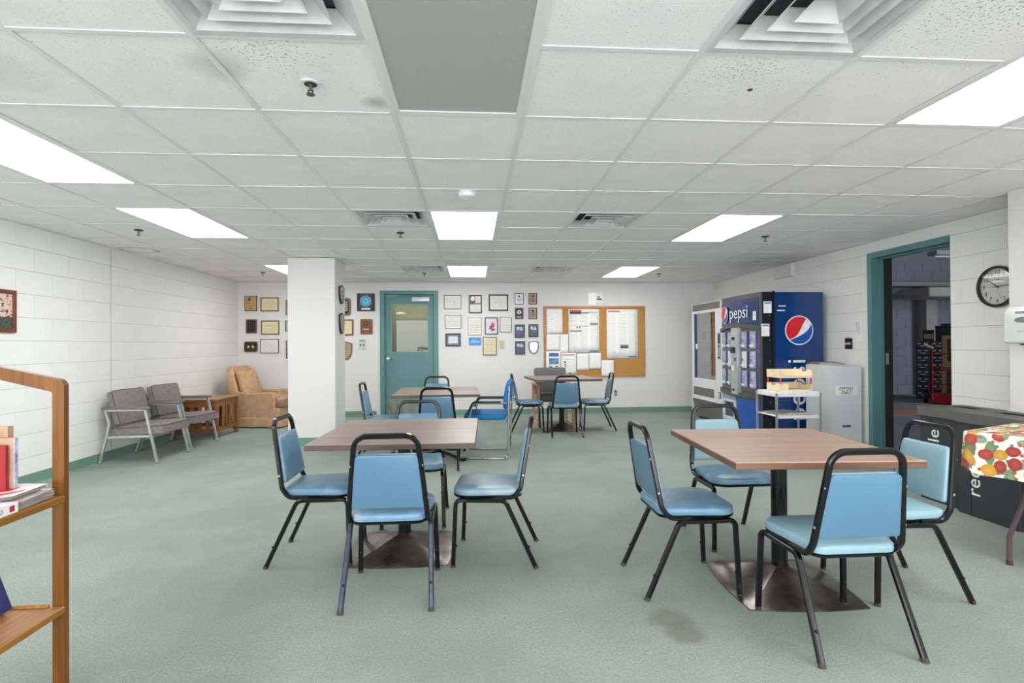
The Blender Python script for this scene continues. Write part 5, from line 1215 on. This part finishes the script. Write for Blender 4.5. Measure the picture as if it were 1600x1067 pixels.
plaque(804.6,481,817.6,498.5, FDG, M('dark_brown_plate', (66,46,40), .4), 'small brown plaque with a silver medal under the silver plaque', lambda t_, a, h: (pl(t_, -a*.62,-h*.35,a*.62,h*.8,INK,-.0245), disc(t_, 0, h*.22, .036, SILVP, -.0265), disc(t_, 0, h*.22, .024, LBLU, -.0295), pl(t_,-a*.5,-h*.72,a*.5,-h*.58,PAPER)), .014)
plaque(825.8,480.7,839,498.5, FB, TANP, 'bronze-toned plaque directly below the topmost bronze one', lines, .012)
def cloud(t_, a, h): pl(t_, -a*.6, h*.12, a*.6, h*.62, PHOTO, -.0125); pl(t_, -a*.6, -h*.3, a*.5, -h*.1, M('mid_navy', (70,80,130), .4), -.0125)
F(804,507,820,527.6, .012, FB, NAVYP, 'navy photograph with pale figures, left one of the middle pair', 'picture', 'framed_photograph', extra=cloud)
F(825.6,506.5,841,526.7, .012, FB, NAVYP, 'navy photograph with pale figures, right one touching the corkboard side', 'picture', 'framed_photograph', extra=cloud)
F(804.8,533,820.3,553.8, .012, FB, NAVYP, 'navy photograph lowest, beside the silver shield', 'picture', 'framed_photograph', extra=cloud)
plaque(826,532.5,841.5,552.7, FDG, SILVP, 'small dark shield with a silver face beside the corkboard', None, .016, SHIELD)
# white sheets above the corkboard
x0, z1 = on_back(919,457.5); x1, z0 = on_back(931.5,476); x2, _ = on_back(941.6,475)
tag(Bx('paper_sign', (x0,YB-.004,z0), (x1,YB-.0005,z1), M('glossy_white_sheet', (246,246,246), .25, var=.0), None), 'glossy white sheet taped above the corkboard', 'paper')
t = thing('paper_sign', 'white sheet with a small arrow and grey line above the corkboard', 'paper', ((x1+x2)/2, YB, (z0+z1)/2+.02)); a = (x2-x1)/2
Bx('sheet', (-a+.003,-.003,-.09), (a,0,.09), PAPER, t); pl(t, -a*.8,-.04,a*.7,-.015,INK,-.005); pl(t, -a*.5,.0,a*.1,.02,INK,-.005)

# ---------------------------------------------------------------- corkboard
x0, z1 = on_back(849,478.5); x1, z0 = on_back(1008,588)
cb_ = thing('corkboard', 'large oak-framed corkboard covered with pinned notices', 'noticeboard', ((x0+x1)/2, YB, (z0+z1)/2)); a, h = (x1-x0)/2, (z1-z0)/2; bcx, bcz = (x0+x1)/2, (z0+z1)/2
CORK = M('cork', (190,140,74), .85, var=.14, nscale=70, bmp=.3, bscale=180); CFR = wood('cork_frame_oak', (166,110,58), (196,140,82), 0, 1, .4)
Bx('cork_panel', (-a+.02,-.016,-h+.02), (a-.02,0,h-.02), CORK, cb_)
for nm, lo, hi in (('frame_rail', (-a,-.028,h-.042), (a,0,h)), ('frame_rail', (-a,-.028,-h), (a,0,-h+.04)), ('frame_stile', (-a,-.0275,-h+.04), (-a+.04,0,h-.042)), ('frame_stile', (a-.04,-.0275,-h+.04), (a,0,h-.042))): Bx(nm, lo, hi, CFR, cb_, .003)
NP = [printed('notice_text_%s' % n, (246,246,246), (90,92,98), r_, c_, d_, s_) for n, r_, c_, d_, s_ in (('a',14,2,.5,.28),('b',34,3,.45,.30),('c',12,1,.5,.2),('d',16,1,.5,.28))]
SH = [((853.4,482.6,878.7,521.4), NP[0], 'two-column notice at the top left of the corkboard', []),
 ((887.8,483,936.2,550.6), NP[1], 'big labour poster in the middle of the corkboard with red and black headings', [(.05,.94,.42,.975,'r'),(.04,.885,.42,.935,'k'),(.44,.90,.66,.93,'g'),(.66,.92,.94,.935,'g'),(.70,.63,.95,.68,'p'),(.04,.485,.42,.51,'g'),(.42,.60,.66,.61,'g'),(.26,.56,.30,.60,'g'),(.34,.56,.38,.61,'g'),(.68,.02,.95,.05,'b')]),
 ((947.3,483.3,996.4,559.7), NP[1], 'tall dense poster at the right of the corkboard', [(.05,.945,.42,.97,'r'),(.43,.21,.69,.245,'k'),(.43,.245,.69,.28,'g'),(.70,.02,.96,.05,'b')]),
 ((853.4,522.5,874.5,547.3), NP[2], 'faint typed sheet pinned in the left column below the two-column notice', []),
 ((874.7,522.5,887.6,551), NP[2], 'narrow faint sheet tucked beside the big labour poster', []),
 ((853,548.7,875.8,577.3), NP[3], 'flyer with a blue script heading and blue photograph', [(.2,.72,.85,.90,'b'),(.2,.30,.85,.62,'q'),(.22,.12,.38,.18,'k'),(.66,.14,.80,.20,'k'),(.5,.03,.9,.05,'r')]),
 ((876.2,551.6,900,585), NP[3], 'form with a red heading line and small black figures', [(.03,.90,.9,.94,'r'),(.2,.55,.32,.62,'k'),(.2,.45,.34,.50,'g'),(.25,.36,.33,.42,'k'),(.5,.03,.64,.09,'k')]),
 ((900.6,552.4,919.8,578), NP[2], 'typed sheet pinned under the big labour poster', []),
 ((920.2,551.6,938.7,576), NP[3], 'typed sheet pinned under the right corner of the big labour poster', []),
 ((939,562.8,958,587), NP[0], 'sheet overlapping the bottom frame of the corkboard', [])]
CM = {'r': M('heading_red', (206,84,84), .6), 'k': M('heading_black', (70,68,74), .6), 'g': M('heading_grey', (132,128,130), .6), 'p': M('heading_pinkgrey', (170,130,134), .6), 'b': M('footer_blue', (70,120,190), .6, var=.2), 'q': M('flyer_photo', (110,150,200), .5, var=.35, nscale=30)}
for k, ((p0,q0,p1,q1), m_, lb, marks) in enumerate(SH):
    u0, w1 = on_back(p0, q0); u1, w0 = on_back(p1, q1)
    t = thing('notice', lb, 'notice', ((u0+u1)/2, YB-.019-.0012*k-(.010 if k == 9 else 0), (w0+w1)/2), 0, 'notices pinned to the corkboard'); A_, H_ = (u1-u0)/2, (w1-w0)/2
    sh = obj('sheet', lambda b: grid_surface(b, lambda u, v: (-A_+2*A_*u, -.0+.004*math.sin(PI*u)*v*0-(.0015*(1-v)**3*math.sin(1+u*2)), -H_+2*H_*v + (.02*(u-.5) if (k == 0 and v < .05) else 0)), 6, 6), m_, t)
    md = sh.modifiers.new('thick', 'SOLIDIFY'); md.thickness = .0006
    for (fx0, fz0, fx1, fz1, c_) in marks: Bx('print_block', (-A_+2*A_*fx0,-.0085,-H_+2*H_*fz0), (-A_+2*A_*fx1,-.0070 if fz0 < .3 else -.0015,-H_+2*H_*fz1), CM[c_], t)
for (px, py) in ((884,486),(943,487),(943.5,498),(939,522),(884,517)):
    u, w_ = on_back(px, py); o = obj('push_pin', lambda b: (cyl(b, (0,-.016,0), (0,-.026,0), .005, .008, 8)), M('pin_brass', (120,84,50), .4, .4), cb_); o.location = (u-bcx, 0, w_-bcz)

# ---------------------------------------------------------------- outlets, clock, signs, dispenser, pictures
u, w_ = on_back(961.8, 614)
t = thing('wall_outlet', 'steel double outlet low on the back wall right of the far table', 'outlet', (u, YB, w_)); Bx('outlet_plate', (-.028,-.006,-.06), (.028,0,.06), STEEL, t, .002)
for zz in (-.025,.025): Bx('receptacle', (-.016,-.009,zz-.015), (.016,-.006,zz+.015), FDG, t, .002)
t = thing('wall_clock', 'round black-rimmed wall clock reading quarter past ten behind the pier edge', 'clock', (XR, 4.148, 1.670), -PI/2)
CR = .170
def rim(b):
    prof = [(CR-.022,0),(CR,0),(CR+.002,-.022),(CR-.004,-.036),(CR-.012,-.040),(CR-.020,-.034),(CR-.022,-.02)]; n = 64; R_ = []
    for k in range(n): a_ = 2*PI*k/n; R_.append([b.verts.new((r*math.cos(a_), y, r*math.sin(a_))) for r, y in prof])
    for k in range(n):
        A, B_ = R_[k], R_[(k+1)%n]
        for i in range(len(prof)): b.faces.new((A[i], A[(i+1)%len(prof)], B_[(i+1)%len(prof)], B_[i]))
obj('clock_rim', rim, FB, t); obj('clock_face', lambda b: cyl(b, (0,-.012,0), (0,-.001,0), CR-.02, n=48), M('clock_dial', (222,222,220), .5, var=.01), t)
for k in range(1, 13):
    a_ = math.radians(90-30*k); r_ = .117
    lettering('numeral', str(k), .048, INK, T(r_*math.cos(a_), -.0128, r_*math.sin(a_)-.014) @ FACE, t, .0003, 'CENTER')
for k in range(60):
    a_ = math.radians(6*k); l_ = .009 if k % 5 == 0 else .004
    obj('minute_mark', lambda b: box(b, (.138,-.0132,-.0008), (.138+l_,-.0125,.0008), mx=R(a_,'Y')), INK, t, smooth=0)
Bx('dial_mark', (-.022,-.0132,.055), (.022,-.0125,.060), FDG, t)
def hand(a_, l_, w1, y): return lambda b: box(b, (-l_*.28,y,-w1), (l_,y+.001,w1), mx=R(-math.radians(90-a_),'Y'))
obj('hour_hand', hand(307, .090, .0032, -.019), INK, t, smooth=0); obj('minute_hand', hand(86, .128, .0026, -.021), INK, t, smooth=0); obj('minute_hand', hand(303, .105, .0026, -.0205), INK, t, smooth=0) if False else None
obj('second_hand', hand(160, .115, .0006, -.023), FDG, t, smooth=0); obj('centre_cap', lambda b: cyl(b, (0,-.024,0), (0,-.012,0), .006, n=12), INK, t)
obj('clock_glass', lambda b: loft(b, [((CR-.021)*math.cos(k*PI/24), (CR-.021)*math.sin(k*PI/24)) for k in range(48)], [(0,.030),(.02,.0325),(.06,.035),(.10,.036)], R(PI/2,'X')), glass_mat('clock_glass_sheet', (250,250,250), .03), t)
t = thing('outlet_box', 'black switch box with pale toggles on the block wall above the white carton', 'switch', (XR, 5.93, 1.205), -PI/2)
Bx('switch_plate', (-.06,-.012,-.062), (.06,0,.062), MBLK, t, .004)
for sx in (-.032,0,.032): Bx('toggle', (sx-.006,-.02,-.012), (sx+.006,-.012,.014), M('ivory_plastic', (216,212,196), .4), t)
Bx('green_tag', (-.05,-.010,.058), (.02,-.002,.075), M('mint_sheet', (130,190,160), .5), t)
t = thing('paper_tag', 'small white paper tag taped askew above the black switch box', 'paper', (XR, 5.77, 1.36), -PI/2)
obj('sheet', lambda b: prism(b, [(x*math.cos(-.12)-z*math.sin(-.12), x*math.sin(-.12)+z*math.cos(-.12)) for x, z in roundpoly([(-.045,-.13),(.045,-.13),(.045,.10),(-.02,.13)], .02, 3)], -.003, 0, 1), PAPER, t)
for k in range(5): obj('text_line', lambda b: box(b, (-.09,-.0036,-.001), (.06-.02*(k % 2),-.003,.001), mx=R(PI/2-.12,'Y') @ T(0,0,-.028+.013*k)), M('grey_print', (110,110,116), .5), t, smooth=0)
t = thing('speaker_box', 'white rectangular wall speaker high on the block wall over the drink machine', 'speaker', (XR, 7.16, 2.205), -PI/2)
Bx('speaker_housing', (-.24,-.05,-.085), (.20,0,.09), M('off_white_box', (224,222,220), .5), t, .006); Bx('speaker_cover', (-.23,-.054,-.075), (.19,-.05,.08), M('off_white_box', (224,222,220), .5), t, .003)
t = thing('towel_dispenser', 'white plastic dispenser with a grey oval window on the pier', 'dispenser', (PX, 3.445, 1.335), -PI/2)
DW = M('dispenser_white', (232,234,234), .3, var=.01)
def dsp(b):
    o_ = roundpoly([(-.155,-.135),(.155,-.135),(.155,.135),(-.155,.135)], [.012,.012,.055,.055], 6)
    loft(b, o_, [(0,0),(0,.09),(.006,.115),(.02,.125)], R(PI/2,'X'))
obj('dispenser_housing', dsp, DW, t, smooth=50)
obj('oval_window', lambda b: prism(b, [(.062*math.cos(k*PI/16), .030+.020*math.sin(k*PI/16)) for k in range(32)], -.128, -.12, 1), M('smoky_window', (130,134,136), .2), t)
Bx('blue_badge', (-.055,-.128,.074), (.005,-.124,.088), M('badge_blue', (70,96,160), .4), t); Bx('badge_print', (-.050,-.129,.079), (0,-.128,.082), LBLW, t); Bx('push_bar', (-.045,-.128,-.052), (.0,-.125,-.048), M('slot_grey', (170,172,172), .5), t); Bx('outlet_slot', (-.06,-.09,-.142), (.12,-.02,-.135), MBLK, t)
t = thing('framed_picture', 'brown-framed picture on the near block wall, cut by the frame edge', 'picture', (XL, 4.75, 1.530), PI/2)
a, h = .215, .182
PFR = wood('cherry_frame', (86,38,32), (128,66,48), 0, 1, .3)
def f(b): q = .036; box(b, (-a,-.022,-h), (-a+q,0,h), .004); box(b, (a-q,-.022,-h), (a,0,h), .004); box(b, (-a+q,-.022,h-q), (a-q,0,h), .004); box(b, (-a+q,-.022,-h), (a-q,0,-h+q), .004)
obj('frame', f, PFR, t)
m_, nt, bs = base_mat('sepia_photo_print'); cg = coords(nt, 'Generated'); sp = N(nt, 'ShaderNodeSeparateXYZ'); nt.links.new(cg, sp.inputs[0])
up2 = ramp(nt, noise(nt, cg, 9, 5, .7), [(.40,(.015,.015,.015,1)),(.5,srgb(226,200,184)),(.62,srgb(226,160,132))]); dn = ramp(nt, noise(nt, cg, 14, 3), [(.35,srgb(52,58,56)),(.7,srgb(88,92,84))])
nt.links.new(mixrgb(nt, mth(nt, 'GREATER_THAN', mth(nt, 'ADD', sp.outputs[2], mth(nt, 'MULTIPLY', noise(nt, cg, 6, 3), .3)), .5), dn, up2), bs.inputs['Base Color']); bs.inputs['Roughness'].default_value = .25
Bx('photograph', (-a+.036,-.012,-h+.036), (a-.036,-.006,h-.036), m_, t)
# two shield plaques on the pillar's side
for (py, zc, hh_, pm, lb) in ((7.075,1.874,.122,SILVP,'upper shield plaque with silver plate on the side of the pillar'), (7.075,1.508,.135,TANP,'lower shield plaque with bronze plate on the side of the pillar')):
    t = thing('shield_plaque', lb, 'plaque', (-1.675, py, zc), PI/2, 'shield plaques on the pillar')
    o_ = SHIELD(.115, hh_)
    obj('plaque_board', lambda b: prism(b, o_, -.022, 0, 1), FB, t, smooth=30); obj('plate', lambda b: prism(b, [(x*.84, z*.84) for x, z in o_], -.026, -.022, 1), pm, t, smooth=30)
